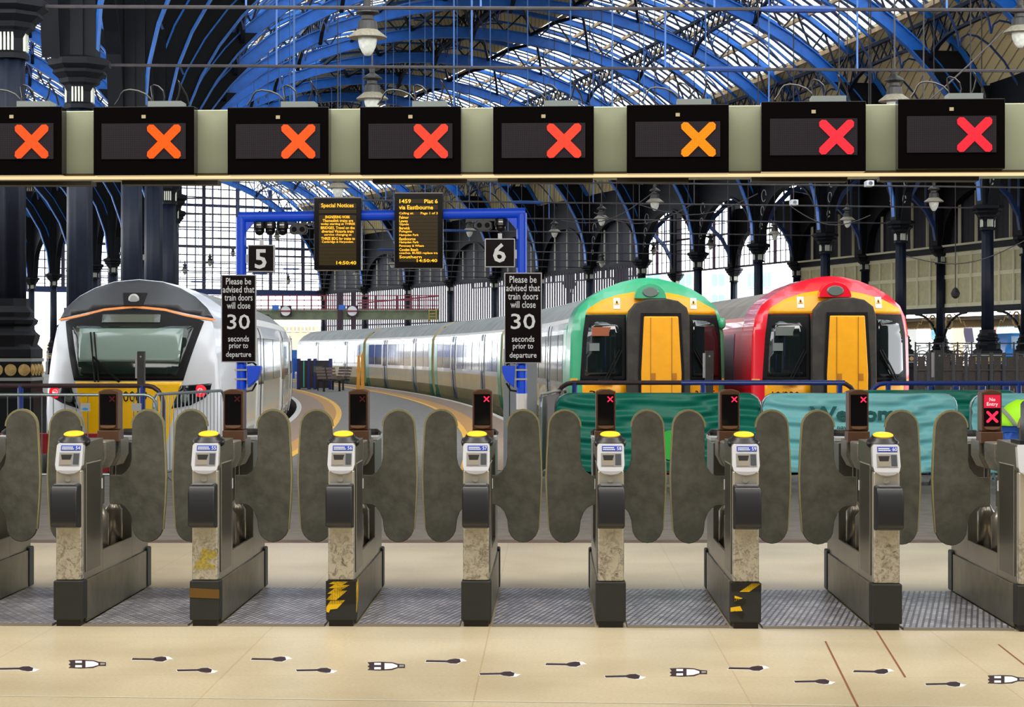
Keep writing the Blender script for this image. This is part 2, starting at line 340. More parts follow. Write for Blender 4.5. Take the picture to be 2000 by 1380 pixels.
# ------------------------------------------------------------------ columns
THK = [.020, .0425, .072, .098, .129, .158, .187, .216, .245, .274, .303, .332, .361, .390, .419, .448, .478, .508]
OL = [-7.85, -7.95, -8.1, -8.3, -8.45] + [-8.6] * 13
OR, OW, OC = 21.8, 32.0, 6.7
ORD = ['first', 'second', 'third', 'fourth', 'fifth', 'sixth', 'seventh', 'eighth', 'ninth', 'tenth', 'eleventh', 'twelfth', 'thirteenth', 'fourteenth', 'fifteenth', 'sixteenth', 'seventeenth', 'eighteenth', 'nineteenth']
def make_column():
    t = thing('iron_column', 'iron column', 'column')
    m = MB(); m.box(-.5, .5, -.5, .5, 0, .12); m.lathe([(.66, .12), (.66, .86), (.59, .95), (.59, 1.12), (.58, 1.13), (.58, 1.48), (.59, 1.5), (.59, 1.62), (.5, 1.7)], n=4, ang=pi / 4); m.lathe([(.4, 1.6), (.43, 1.72), (.47, 1.84), (.4, 1.9), (.36, 1.98), (.42, 2.02), (.44, 2.08), (.36, 2.13), (.38, 2.2), (.3, 2.3), (.3, 2.42)], n=8, ang=pi / 8)
    m.build('base', NAVY_DK, t)
    m = MB(); m.lathe([(.61, 0.0), (.61, .05)], (0, 0, 1.13), 4, ang=pi / 4); m.lathe([(.61, 0), (.61, .05)], (0, 0, 1.43), 4, ang=pi / 4); m.build('band', GREYBAND, t)
    for k in range(4):
        a = k * pi / 2 
        m = MB(Matrix.Rotation(a, 4, 'Z'))
        for y in (-.315, -.105, .105, .315):
            m.tube([(.405, y, 1.3), (.43, y, 1.3)], .092, 14); m.tube([(.428, y, 1.3), (.442, y, 1.3)], .06, 10); m.tube([(.44, y, 1.3), (.452, y, 1.3)], .028, 8)
        m.build('roundel', GOLD, t)
    m = MB(); m.lathe([(.24, 2.35), (.225, 6.22)], n=32, lobe=.055, nl=8); m.build('shaft', NAVY, t, smooth='all')
    m = MB(); m.lathe([(.3, 6.18), (.3, 6.26), (.24, 6.3), (.25, 6.5), (.3, 6.62), (.38, 6.66), (.4, 6.74), (.52, 6.84), (.5, 6.9), (.6, 6.98), (.6, 7.1), (.4, 7.16)], n=8, ang=pi / 8); m.build('capital', NAVY_DK, t)
    m = MB()
    for k in range(4):
        R_ = Matrix.Rotation(k * pi / 2 , 4, 'Z')
        for j in (-1.5, -.5, .5, 1.5): m.M = R_; m.box(.225, .262 + .0, j * .06 - .016, j * .06 + .016, 6.3, 6.6)
    m.build('fluting', CAPW, t)
    m = MB(); m.box(-.34, .34, -.3, .3, 7.1, 11.6); m.box(-.12, .12, -.36, .36, 7.1, 11.6); m.build('pier', NAVY_DK, t)
    return t
col0 = make_column(); used = False
def place(proto, flag, loc, rz, label, group=None):
    o = copy_tree(proto) if flag[0] else proto; flag[0] = True
    o.location = loc; o.rotation_euler = (0, 0, rz); o['label'] = label
    if group: o['group'] = group
    return o
fl = [False]
for k, th in enumerate(THK):
    lab = '%s fluted navy iron column from the concourse in the left row' % ORD[k]
    if k == 0: lab = 'massive fluted navy column with gilded roundels at the left edge of the photo'
    place(col0, fl, S(OL[k], th), th, lab, 'columns of the left row')
for k, th in enumerate(THK):
    if k < 3: continue
    place(col0, fl, S(OR, th), th, '%s iron column beyond the red train in the row carrying the right side of the vault' % ORD[k - 3], 'columns of the right row')
for k, th in enumerate(THK):
    if k < 5 or k > 14: continue
    place(col0, fl, S(OW, th), th, '%s column from the right end along the panelled cream outer wall' % ORD[k - 5], 'columns along the outer wall')

# ------------------------------------------------------------------ vault: ribs, rafters, lattice girders, timber, glass
def arc_low(oa, ob, t):
    c = (oa + ob) / 2; a = (ob - oa) / 2 - .3; return c - a * cos(t), 7.1 + 10.0 * sin(t)
def z_roof(oa, ob, o):
    c = (oa + ob) / 2; a = (ob - oa) / 2 + .9; return 7.9 + 10.9 * sqrt(max(0, 1 - ((o - c) / a) ** 2))
def make_arch(name, oa, ob, th, label, group, n=30):
    t = thing(name, label, 'roof arch', S(oa, th, 7.1), 0, group); inv = Matrix.Translation(-S(oa, th, 7.1))
    rad = lambda i: (0, 0, 1)
    pts = [arc_low(oa, ob, pi * i / n) for i in range(n + 1)]
    def sweep(shift, wd, ht, lo=0, hi=n):
        m = MB(inv); c = (oa + ob) / 2; q = []
        for i in range(lo, hi + 1):
            o, z = pts[i]; tt = pi * i / n; q.append(S(o - cos(tt) * shift, th, z + sin(tt) * shift))
        fw = Vector((-sin(th), cos(th), 0))
        m.path(q, ht, wd, up=fw); return m
    # path(): width is across 'up'; the flange is wide along the track
    m = sweep(0, .34, .05); m.build('bottom_flange', BLUE_LT if False else BLUE, t)
    m = sweep(.24, .07, .46); m.build('web', BLUE, t)
    m = sweep(.48, .26, .05); m.build('top_flange', BLUE, t)
    m = MB(inv); q = [S(oa + (ob - oa) * i / n, th, z_roof(oa, ob, oa + (ob - oa) * i / n) - .22) for i in range(n + 1)]
    m.path(q, .2, .3, up=Vector((-sin(th), cos(th), 0))); m.build('rafter', BLUE, t)
    m = MB(inv)
    ns = 22; pl = []
    for i in range(ns + 1):
        tt = .28 + (pi - .56) * i / ns; o, z = arc_low(oa, ob, tt); pl.append((o - cos(tt) * .45, z + sin(tt) * .45))
    for i in range(ns):
        o, z = pl[i]; o2, z2 = pl[i + 1]; om = (o + o2) / 2; zr = z_roof(oa, ob, om) - .3
        if zr - z < .1: continue
        m.bar(S(o, th, z), S(om, th, zr), .07, .07); m.bar(S(om, th, zr), S(o2, th, z2), .07, .07)
    m.build('strut_lattice', NAVY, t)
    for sgn, o0 in ((1, oa), (-1, ob)):               # solid spandrel plate; the shade at the springing is put into its navy
        m = MB(inv); poly = [(o0, 7.1)]
        for i in range(9):
            tt = .0 + .62 * i / 8; c = (oa + ob) / 2; a = (ob - oa) / 2 - .3; poly.append((c - sgn * a * cos(tt), 7.1 + 10 * sin(tt)))
        poly.append((o0, 7.1 + 10 * sin(.62)))
        dv = Vector((-sin(th), cos(th), 0))
        m.prism(poly, lambda a, b, d: S(a, th, b) + dv * d, -.07, .07); m.build('spandrel', NAVY_DK, t)
    return t
for k, th in enumerate(THK):
    make_arch('roof_arch', OL[k], OR, th, '%s blue arched rib of the main vault counted from the concourse' % ORD[k], 'ribs of the main vault')
OLL = -37.5
for k, th in enumerate(THK):
    make_arch('roof_arch', OLL, OL[k], th, '%s rib of the left hand vault counted from the concourse' % ORD[k], 'ribs of the left vault', 20)

def lattice_girder(oa, ob, o, label, k0=0, arched=True):
    zr = z_roof(oa, ob, o) - .4; p0 = S(o, THK[k0], zr)
    t = thing('lattice_girder', label, 'girder', p0, 0, 'lattice girders along the roof'); inv = Matrix.Translation(-p0); top = MB(inv); bot = MB(inv); web = MB(inv)
    for k in range(k0, len(THK) - 1):
        a, b = THK[k], THK[k + 1]; n = 10; P0 = []; P1 = []
        for i in range(n + 1):
            u = i / n; th = a + (b - a) * u; dz = 1.5 - (.75 * (1 - (2 * u - 1) ** 4) if arched else 0)
            P0.append(S(o, th, zr)); P1.append(S(o, th, zr - dz))
        top.path(P0, .14, .14); bot.path(P1, .16, .1)
        for i in range(n):
            web.bar(P0[i], P1[i + 1], .05, .06); web.bar(P1[i], P0[i + 1], .05, .06)
    top.build('top_chord', NAVY, t); bot.build('bottom_chord', NAVY, t); web.build('lattice', NAVY, t)
def vault(oa_f, ob_f, tag_, windows, first):
    oa, ob = oa_f, ob_f; c = (oa + ob) / 2
    GO = [c - 12.8, c - 8.6, c, c + 8.6, c + 12.8]
    nm = ['girder nearest the left springing of the %s', 'girder on the left haunch of the %s', 'girder along the crown of the %s', 'girder on the right haunch of the %s', 'girder nearest the right springing of the %s']
    for g, s_ in zip(GO, nm): lattice_girder(oa, ob, g, 'dark latticed iron ' + s_ % tag_)
    timber = boards('soffit_boards', '#d6c793', '#5c513a', 1.6)
    def skin(o0, o1, n, dz, thick):
        m = MB()
        for i in range(n):
            a = o0 + (o1 - o0) * i / n; b = o0 + (o1 - o0) * (i + 1) / n; za = z_roof(oa, ob, a) + dz; zb = z_roof(oa, ob, b) + dz; pr = None
            for j in range(41):
                th = THK[0] - .03 + (THK[-1] - THK[0] + .03) * j / 40
                r = [m.pt(S(a, th, za)), m.pt(S(b, th, zb)), m.pt(S(b, th, zb + thick)), m.pt(S(a, th, za + thick))]
                if pr:
                    for q in range(4): m.face(pr[q], pr[(q + 1) % 4], r[(q + 1) % 4], r[q])
                pr = r
        return m
    for o0, o1, n in ((oa - .1, c - 12.6, 3), (c - 4.6, c + 4.6, 6), (c + 12.6, ob + .1, 3)):
        structure(skin(o0, o1, n, .05, .12).build('ceiling', timber))
    for (o0, o1) in ((c - 12.6, c - 4.6), (c + 4.6, c + 12.6)):
        structure(skin(o0, o1, 8, .12, .02).build('window_%d' % windows[0 if o0 < c - 5 else 1], GLASSROOF))
    # glazing bars (one patterned mesh), timber purlins, secondary rafters
    gb = MB(); st = .0027
    for (o0, o1) in ((c - 12.6, c - 4.6), (c + 4.6, c + 12.6)):
        th = THK[0] + .002
        while th < THK[-1]:
            q = [S(o0 + (o1 - o0) * i / 7, th, z_roof(oa, ob, o0 + (o1 - o0) * i / 7) + .02) for i in range(8)]
            gb.path(q, .3, .03, up=Vector((-sin(th), cos(th), 0)) if False else (0, 0, 1)); th += st
    structure(gb.build('window_%d' % windows[2], P('grey_glazing_bars', '#6d7484', .6)))
    pu = MB()
    for (o0, o1) in ((c - 12.6, c - 4.6), (c + 4.6, c + 12.6)):
        for i in range(6):
            o = o0 + (o1 - o0) * i / 5; z = z_roof(oa, ob, o) - .1
            pu.path([S(o, THK[0] - .02 + (THK[-1] - THK[0] + .02) * j / 60, z) for j in range(61)], .13, .16)
    structure(pu.build('ceiling', P('timber_purlins', '#d9b98a', .7, var=.25, scale=3)))
    sr = MB(); br = MB()
    for k in range(len(THK) - 1):
        for u in (1 / 3, 2 / 3):
            th = THK[k] * (1 - u) + THK[k + 1] * u; upv = Vector((-sin(th), cos(th), 0))
            for (o0, o1) in ((c - 12.8, c - 4.6), (c + 4.6, c + 12.8), (c - 4.6, c + 4.6)):
                sr.path([S(o0 + (o1 - o0) * i / 7, th, z_roof(oa, ob, o0 + (o1 - o0) * i / 7) - .25) for i in range(8)], .1, .1, up=upv)
            for g in GO:
                for sgn in (-1, 1):
                    q = []
                    for i in range(7):
                        a = pi / 2 * i / 6; o = g + sgn * 2.3 * (1 - cos(a)); zt = z_roof(oa, ob, o) - .35
                        q.append(S(o, th, zt - 1.5 * (1 - sin(a))))
                    br.path(q, .06, .07, up=upv)
    structure(sr.build('ceiling', BLUE)); structure(br.build('ceiling', P('navy_blue_iron', '#1f3d75', .45)))
    # crossed bracing between neighbouring ribs
    for k in range(1, len(THK) - 1):
        m = MB(); os_ = [c - 6 + 3 * i for i in range(5)]
        for o0, o1 in zip(os_, os_[1:]):
            def zl(o): return 7.1 + 10 * sqrt(max(0, 1 - ((o - c) / ((ob - oa) / 2 - .3)) ** 2)) + .45
            for a, b in ((o0, o1), (o1, o0)):
                m.path([S(a + (b - a) * i / 4, THK[k] + (THK[k + 1] - THK[k]) * i / 4, zl(a + (b - a) * i / 4) + .6 * sin(pi * i / 4)) for i in range(5)], .12, .14)
        structure(m.build('ceiling', NAVY))
vault(-8.4, OR, 'main vault', (1, 2, 3), True)
vault(OLL, -8.4, 'left hand vault', (4, 5, 6), False)

# ------------------------------------------------------------------ arcades: pierced spandrel walls over the columns
def arcade(name, o, k0, k1, zt, rise, mat, solid_from=None):
    for k in range(k0, k1):
        a, b = THK[k], THK[k + 1]; m = MB(); pr = None; n = 20; mg = .42 / (RC + o); oo = o if not isinstance(o, list) else o[k]
        for i in range(n + 1):
            u = -1 + 2 * i / n; th = (a + b) / 2 + u * ((b - a) / 2 - mg); zb = 7.1 + rise * sqrt(max(0, 1 - u * u))
            r = [m.pt(S(oo - .09, th, zb)), m.pt(S(oo + .09, th, zb)), m.pt(S(oo + .09, th, zt)), m.pt(S(oo - .09, th, zt))]
            if pr:
                for q in range(4): m.face(pr[q], pr[(q + 1) % 4], r[(q + 1) % 4], r[q])
            pr = r
        # moulded rim of the arch
        m.path([S(oo, (a + b) / 2 + (-1 + 2 * i / n) * ((b - a) / 2 - mg), 7.1 + rise * sqrt(max(0, 1 - (-1 + 2 * i / n) ** 2))) for i in range(n + 1)], .34, .1)
        structure(m.build(name, mat))
arcade('wall_left', -8.4, 0, 17, 12.2, 2.9, NAVY_DK)
arcade('wall_right', OR, 3, 17, 12.0, 2.7, NAVY_DK)
# white scrolls in the spandrels of the right row
for k in range(5, 12):
    for sgn in (-1, 1):
        m = MB(); th0 = THK[k] + sgn * .55 / (RC + OR)
        for j in range(3):
            zc = 8.0 + j * .75; rr = .16 + j * .07; th1 = th0 + sgn * (j * .12 + rr) / (RC + OR) 
            m.tube([S(OR - .13, th1 + sgn * rr * cos(a * .55) / (RC + OR), zc + rr * sin(a * .55)) for a in range(11)], .025, 5)
        o_ = m.build('trim_1', P('pale_scrollwork', '#9da09a', .7)); structure(o_)
# ------------------------------------------------------------------ glazed end screens of the two vaults
PURPLE_IRON = P('dark_purple_iron', '#2c2740', .5)
thE = THK[-1] + .002
PANE = clear_glass('window_pane_glass', (.93, .95, .97), .06)
def end_screen(oa, ob, idx):
    c = (oa + ob) / 2; m = MB(); o = oa + .4
    def ztop(o): return max(7.3, z_roof(oa, ob, o) - .3)
    i = 0
    while o < ob - .3:
        big = i % 4 == 0
        m.bar(S(o, thE, 6.9), S(o, thE, ztop(o)), .3 if big else .1, .3 if big else .1); o += .78; i += 1
    z = 7.9; j = 0
    while z < 18.6:
        big = j % 5 == 4; pr = None; run = [oa + .4 + .5 * q for q in range(int((ob - oa) / .5))]; run = [q for q in run if ztop(q) >= z]
        if run: m.bar(S(run[0], thE, z), S(run[-1], thE, z), .24 if big else .09, .24 if big else .09)
        z += .72; j += 1
    structure(m.build('window_%d' % idx, PURPLE_IRON))
    m = MB(); m.bar(S(oa, thE, 6.85), S(ob, thE, 6.85), .5, .5); structure(m.build('trim_2', P('blue_grey_beam', '#2d3f6e', .5)))
    m = MB()
    for q in range(12):
        o0 = oa + .4 + (ob - oa - .8) * q / 12; o1 = oa + .4 + (ob - oa - .8) * (q + 1) / 12
        a = [m.pt(S(o0, thE + .0004, 7)), m.pt(S(o1, thE + .0004, 7)), m.pt(S(o1, thE + .0004, ztop(o1))), m.pt(S(o0, thE + .0004, ztop(o0)))]; m.face(*a)
    structure(m.build('window_%d' % (idx + 1), PANE))
end_screen(-8.4, OR, 7); end_screen(OLL, -8.4, 9)

# ------------------------------------------------------------------ right row beyond the eleventh column: black cladding above, white slats below
CLAD = boards('black_louvre_cladding', '#2a2b33', '#0c0d12', 2.2)
SLATW = P('grey_slats', '#5c5660', .6)
def curved_wall(name, o, t0, t1, z0, z1, mat, n=12, th=.1):
    m = MB(); pr = None
    for i in range(n + 1):
        t = t0 + (t1 - t0) * i / n; r = [m.pt(S(o, t, z0)), m.pt(S(o + th, t, z0)), m.pt(S(o + th, t, z1)), m.pt(S(o, t, z1))]
        if pr:
            for q in range(4): m.face(pr[q], pr[(q + 1) % 4], r[(q + 1) % 4], r[q])
        else: m.face(*r)
        pr = r
    m.face(*pr[::-1]); return structure(m.build(name, mat))
for k in range(10, 17):
    a, b = THK[k], THK[k + 1]
    curved_wall('wall_right', OR + .25, a, b, 7.0, 11, CLAD, 4, .12)
    m = MB()
    for u in (.25, .5, .75):
        t = a + (b - a) * u; m.bar(S(OR + .1, t, 7.1), S(OR + .1, t, 10.2), .09)
    structure(m.build('trim_3', CAPW))
    # slatted screen between the columns
    s_ = thing('slatted_screen', '%s bay of the tall slatted screen beyond the green train, counted from the nearest bay' % ORD[k - 10], 'screen', S(OR, (a + b) / 2, 0), (a + b) / 2, 'slatted screens of the right row'); inv = Mframe(OR, (a + b) / 2).inverted()
    m = MB(inv); n = 20
    for i in range(1, n):
        t = a + (b - a) * i / n; m.bar(S(OR + .1, t, .6), S(OR + .1, t, 6.9), .13)
    m.build('slats', SLATW, s_)
    for z, w_ in ((.6, .16), (3.9, .12), (6.9, .3)):
        m = MB(inv); m.path([S(OR + .2, a + (b - a) * i / 4, z) for i in range(5)], w_, w_); m.build('rail', NAVY_DK if z > 5 else P('dark_red_rail', '#4f2830', .6), s_)

# ------------------------------------------------------------------ outer wall on the right: cream panelling, louvres, canopy
CREAM = P('cream_panelling', '#c9c294', .6, var=.15, scale=4)
CREAM2 = P('pale_cream_moulding', '#ddd8b4', .6)
for k in range(2, 10):
    a, b = THK[k], THK[k + 1]; cols = 6
    curved_wall('wall_right', OW + .2, a, b, 3.9, 6.75, CREAM, 6, .15)
    m = MB()
    for i in range(cols + 1):
        t = a + (b - a) * i / cols; m.bar(S(OW + .16, t, 3.95), S(OW + .16, t, 6.7), .2, .08)
    for z in (4.0, 5.5, 6.65): m.path([S(OW + .16, a + (b - a) * i / 6, z) for i in range(7)], .08, .2)
    structure(m.build('trim_4', CREAM2))
    m = MB()
    for z, ht in ((6.9, .3), (3.75, .3)): m.path([S(OW + .1, a + (b - a) * i / 6, z) for i in range(7)], .4, ht)
    m.path([S(OW, a + (b - a) * i / 6, 10.9) for i in range(7)], .3, .25)
    structure(m.build('trim_5', NAVY_DK))
    m = MB(); m.path([S(OW - .12, a + (b - a) * i / 6, 7.1) for i in range(7)], .12, .1); structure(m.build('trim_6', CREAM2))
    curved_wall('wall_right', OW + .3, a, b, 7.05, 13.0, CLAD, 6, .15)
    m = MB()
    for u in (.2, .4, .6, .8): t = a + (b - a) * u; m.bar(S(OW + .15, t, 7.1), S(OW + .15, t, 10.2), .13)
    structure(m.build('trim_7', CREAM2))
    # upper panelled clerestory, blue grey
    m = MB()
    for i in range(11): t = a + (b - a) * i / 10; m.bar(S(OW + .1, t, 10.3), S(OW + .1, t, 13), .12)
    structure(m.build('trim_8', P('blue_grey_boarding', '#27324d', .6)))
    # saw-tooth canopy edge below the panelling
    m = MB(); n = 56
    for i in range(n):
        t = a + (b - a) * i / n; d = (b - a) / n
        m.prism([(t, 3.3), (t, 2.98), (t + d / 2, 2.86), (t + d, 2.98), (t + d, 3.3)], lambda p, q, e: S(OW + 2.6 + e, p, q), 0, .04)
    structure(m.build('trim_9', P('canopy_valance', '#9a7f55', .7)))
    m = MB(); ribbon(m, OW + .3, OW + 2.7, 3.42, a, b, 4, .12); structure(m.build('ceiling', P('canopy_roof', '#6e634c', .8)))
    for sgn, t in ((1, a), (-1, b)):                  # curved bracket with scroll at every column
        br_ = thing('scroll_bracket', 'black scrolled iron bracket %s the %s column of the cream wall' % ('beyond' if sgn > 0 else 'before', ORD[k + (0 if sgn > 0 else 1)]), 'bracket', S(OW, t, 2.0), t, 'scrolled brackets under the canopy'); inv = Mframe(OW, t, 2.0).inverted()
        m = MB(inv); m.tube([S(OW, t + sgn * (.3 + 2.6 * (1 - cos(i * pi / 16))) / (RC + OW), 1.9 + 1.7 * sin(i * pi / 16)) for i in range(9)], .07, 6); m.build('arm', NAVY_DK, br_)
        m = MB(inv); m.tube([S(OW, t + sgn * (.95 + .38 * cos(i * pi / 5)) / (RC + OW), 3.15 + .38 * sin(i * pi / 5)) for i in range(11)], .045, 6)
        m.tube([S(OW, t + sgn * (1.5 + .12 * i) / (RC + OW), 3.5 - .05 * i + .1 * sin(i * 1.6)) for i in range(12)], .03, 5); m.build('scroll', GOLD, br_)
arcade('wall_right', OW, 2, 11, 11.0, 2.8, NAVY_DK)
# gridded windows further along the outer wall
for k in range(10, 16):
    a, b = THK[k], THK[k + 1]; m = MB()
    for i in range(13): t = a + (b - a) * i / 12; w_ = .2 if i % 4 == 0 else .06; m.bar(S(OW, t, 7.2), S(OW, t, 11), w_)
    for j in range(6): m.path([S(OW, a + (b - a) * i / 3, 7.2 + j * .75) for i in range(4)], .12 if j in (0, 3) else .05, .12 if j in (0, 3) else .05)
    structure(m.build('window_11', P('maroon_glazing_iron', '#3c2338', .5)))
    m = MB(); q = [m.pt(S(OW + .05, a, 7.2)), m.pt(S(OW + .05, b, 7.2)), m.pt(S(OW + .05, b, 11)), m.pt(S(OW + .05, a, 11))]; m.face(*q); structure(m.build('window_12', PANE))
# aisle roof between right row and outer wall
m = MB(); pr = None
for i in range(25):
    t = THK[3] + (THK[-1] - THK[3]) * i / 24; r = [m.pt(S(OR, t, 12.0)), m.pt(S(OW + .3, t, 13.0)), m.pt(S(OW + .3, t, 13.15)), m.pt(S(OR, t, 12.15))]
    if pr:
        for q in range(4): m.face(pr[q], pr[(q + 1) % 4], r[(q + 1) % 4], r[q])
    pr = r
structure(m.build('ceiling', boards('aisle_soffit', '#9c916c', '#453c2c', 1.6)))
for k in range(4, 16):                                 # blue braced aisle ribs
    m = MB(); th = THK[k]; upv = Vector((-sin(th), cos(th), 0))
    m.path([S(OR + .2 + (OW - OR - .4) * (1 - cos(pi * i / 12)) / 2, th, 7.2 + 3.6 * sin(pi * i / 12)) for i in range(13)], .2, .24, up=upv)
    for i in range(1, 12):
        o = OR + .2 + (OW - OR - .4) * (1 - cos(pi * i / 12)) / 2; m.bar(S(o, th, 7.2 + 3.6 * sin(pi * i / 12)), S(o, th, 12.2), .1)
    structure(m.build('ceiling', P('navy_blue_iron', '#1f3d75', .45)))

# ------------------------------------------------------------------ tie rods and hangers
TIE = P('tie_rod_steel', '#3b3536', .5, var=.3)
for k, th in enumerate(THK):
    pa, pb = S(OL[k], th, 7.02), S(OR, th, 7.02)
    t = thing('tie_rod', '%s long horizontal iron tie rod across the main vault, counted from the concourse' % ORD[k], 'tie rod', pa, 0, 'tie rods across the vault'); inv = Matrix.Translation(-pa)
    m = MB(inv); m.tube([pa, pb], .03, 6); m.build('rod', TIE, t)
    m = MB(inv); mid = pa.lerp(pb, .42); d = (pb - pa).normalized(); m.tube([mid - d * .6, mid - d * .45, mid + d * .45, mid + d * .6], [.03, .06, .06, .03], 8); m.build('turnbuckle', P('navy_blue_iron', '#1f3d75', .45), t)
    for j in range(1, 8):
        o = OL[k] + (OR - OL[k]) * (j / 8); c = (OL[k] + OR) / 2; z = 7.1 + 10 * sqrt(max(0, 1 - ((o - c) / ((OR - OL[k]) / 2 - .3)) ** 2))
        m = MB(inv); m.tube([S(o, th, 7.0), S(o, th, z)], .02 if k > 0 else .017, 5); m.build('hanger', P('pale_blue_rod', '#3c64a0', .5) if j < 5 else TIE, t)

# ------------------------------------------------------------------ pendant lamps
LAMPDK = P('sooty_lamp_iron', '#2a2722', .5, var=.4, scale=20); LAMPSH = P('dusty_lamp_shade', '#8d8672', .6, var=.3, scale=20)
LAMPGL = P('milky_lamp_globe', '#cfd0c4', .25, var=.2, scale=12)
def make_lamp():
    t = thing('pendant_lamp', 'lamp', 'lamp')
    m = MB(); m.lathe([(.04, .62), (.06, .58), (.05, .5), (.09, .47), (.17, .42), (.2, .38), (.1, .34), (.1, .28), (.15, .25), (.16, .16), (.17, .1)], n=16); m.build('cap', LAMPDK, t)
    m = MB(); m.lathe([(.17, .11), (.22, .07), (.31, .0), (.31, -.02), (.15, -.02)], n=20); m.build('shade', LAMPSH, t)
    m = MB(); m.lathe([(.155, -.02), (.155, -.07), (.13, -.17), (.09, -.25), (.05, -.3), (.01, -.31)], n=16); m.build('globe', LAMPGL, t, smooth='all')
    return t
lamp0 = make_lamp(); fl = [False]
LAMPS = [(718, 72, 75, 'large pendant lamp hanging at the top above the fourth red cross from the left'),
 (727, 192, 62, 'pendant lamp half hidden behind the fourth overhead display, its globe cut off by the beam'),
 (1747, 196, 62, 'dusty pendant lamp just above the beam between the seventh and eighth displays'),
 (1992, 62, 64, 'pendant lamp cut by the upper right edge of the photo'),
 (1279, 394, 35, 'pendant lamp right of the sixth display, below the beam and above the green train'),
 (1175, 426, 30, 'pendant lamp with a wire loop, second from the blue portal on the right'),
 (1083, 452, 25, 'pendant lamp nearest the right end of the blue portal'),
 (1277, 490, 18, 'small pendant lamp over the dome of the green train'),
 (1175, 512, 20, 'small pendant lamp left above the green train roof'),
 (1077, 525, 17, 'small pendant lamp beside the top of the right waiting notice'),
 (1388, 477, 21, 'small pendant lamp in the middle of the gridded arch window'),
 (1513, 456, 26, 'pendant lamp between green and red trains before the arched windows'),
 (1655, 429, 31, 'pendant lamp above the dome of the red train'),
 (1824, 393, 38, 'pendant lamp in front of the louvred arches at right'),
 (1613, 520, 16, 'tiny pendant lamp above the left part of the red train roof'),
 (1758, 505, 17, 'tiny pendant lamp beside the navy column over the red train'),
 (361, 528, 17, 'small pendant lamp over the right shoulder of the white train'),
 (410, 512, 17, 'small pendant lamp left of the platform five post'),
 (541, 462, 17, 'small pendant lamp right of the number five sign'), (563, 549, 14, 'tiny pendant lamp below the number five sign'),
 (625, 543, 13, 'tiny pendant lamp just below the special notices screen'), (696, 535, 15, 'small pendant lamp below the right corner of the special notices screen'),
 (766, 515, 17, 'pendant lamp between the two departure screens'), (902, 540, 14, 'tiny pendant lamp left of the right waiting notice'),
 (957, 548, 13, 'tiny pendant lamp below the number six sign'), (822, 545, 13, 'tiny pendant lamp below the departure screen listing stops'),
 (455, 495, 14, 'tiny pendant lamp against the big end window by the platform five post'), (745, 562, 11, 'tiny pendant lamp above the far signal bridge'),
 (917, 450, 26, 'pendant lamp hanging behind the number six signal arm'), (660, 366, 45, 'pendant lamp above the special notices screen')]
for px, py, wd, lab in LAMPS:
    Y = .62 * F / wd; p = at(px, py, Y); o = place(lamp0, fl, p, 0, lab, 'pendant station lamps')
    r_ = sqrt((p.x + RC) ** 2 + (p.y - 25) ** 2) - RC; top = z_roof(-8.4, OR, min(max(r_, -8), OR - .3)) + .13 if p.y > 31.5 else 7.02
    m = MB(); m.tube([(0, 0, .6), (0, 0, top - p.z)], .018, 5); m.build('suspension_rod', TIE, o)
# sagging cables
for i, (a, b, Y) in enumerate([((1095, 430), (1280, 372), 62), ((1160, 415), (1350, 400), 60), ((1250, 400), (1480, 378), 58), ((1540, 400), (1700, 420), 60), ((1770, 500), (2000, 470), 60), ((1530, 330), (1960, 60), 34)]):
    pa, pb = at(a[0], a[1], Y), at(b[0], b[1], Y); m = MB(); m.tube([pa.lerp(pb, u / 12) - Vector((0, 0, .45 * sin(pi * u / 12))) for u in range(13)], .016, 5)
    tag(m.build('slack_cable', TIE), ['sagging cable left of the lamp above the green train', 'sagging cable joining the two lamps above the green train', 'sagging cable in front of the gridded arches', 'sagging cable over the red train dome', 'thin sagging cable in front of the cream panels', 'long slack cable climbing to the top right lamp'][i], 'cable', 'slack cables between the lamps')
# high cross wires strung over the tracks
for i, (yl, yr, Y) in enumerate([(400, 402, 70), (428, 430, 80), (455, 455, 92), (474, 472, 100)]):
    m = MB(); m.tube([at(430, yl, Y), at(2050, yr, Y)], .022, 5)
    break
    tag(m.build('cross_wire', TIE), '%s of the taut wires crossing the hall between the beam and the trains, from the top' % ORD[i], 'wire', 'taut cross wires')

# ------------------------------------------------------------------ far signal bridge
SBR = P('weathered_green_girder', '#7f8669', .7, var=.3, scale=1.5); MAROON = P('maroon_rail_paint', '#8a2f3b', .6)
Yb = 128.0
t = thing('signal_bridge', 'weathered green girder bridge with maroon railings spanning the far tracks', 'footbridge', at(700, 615, Yb)); inv = Matrix.Translation(-at(700, 615, Yb))
m = MB(inv); a = at(380, 624, Yb); b = at(858, 606, Yb); m.box(a.x, b.x, Yb, Yb + .9, a.z, b.z); m.box(a.x, b.x, Yb - .1, Yb + 1, b.z - .05, b.z + .06); m.build('girder', SBR, t)
m = MB(inv)
for yy in (603, 597, 586, 577): p = at(380, yy, Yb); q = at(858, yy, Yb); m.bar(p, q, .07)
for px in range(384, 858, 14): m.bar(at(px, 607, Yb), at(px, 577, Yb), .05 if px % 4 else .09)
m.bar(at(700, 592, Yb), at(856, 578, Yb), .1); m.build('railing', MAROON, t)
for px in (664, 690): 
    m = MB(inv); m.bar(at(px, 742, Yb), at(px, 570, Yb), .3); m.build('post', P('maroon_post', '#3d2732', .6), t)
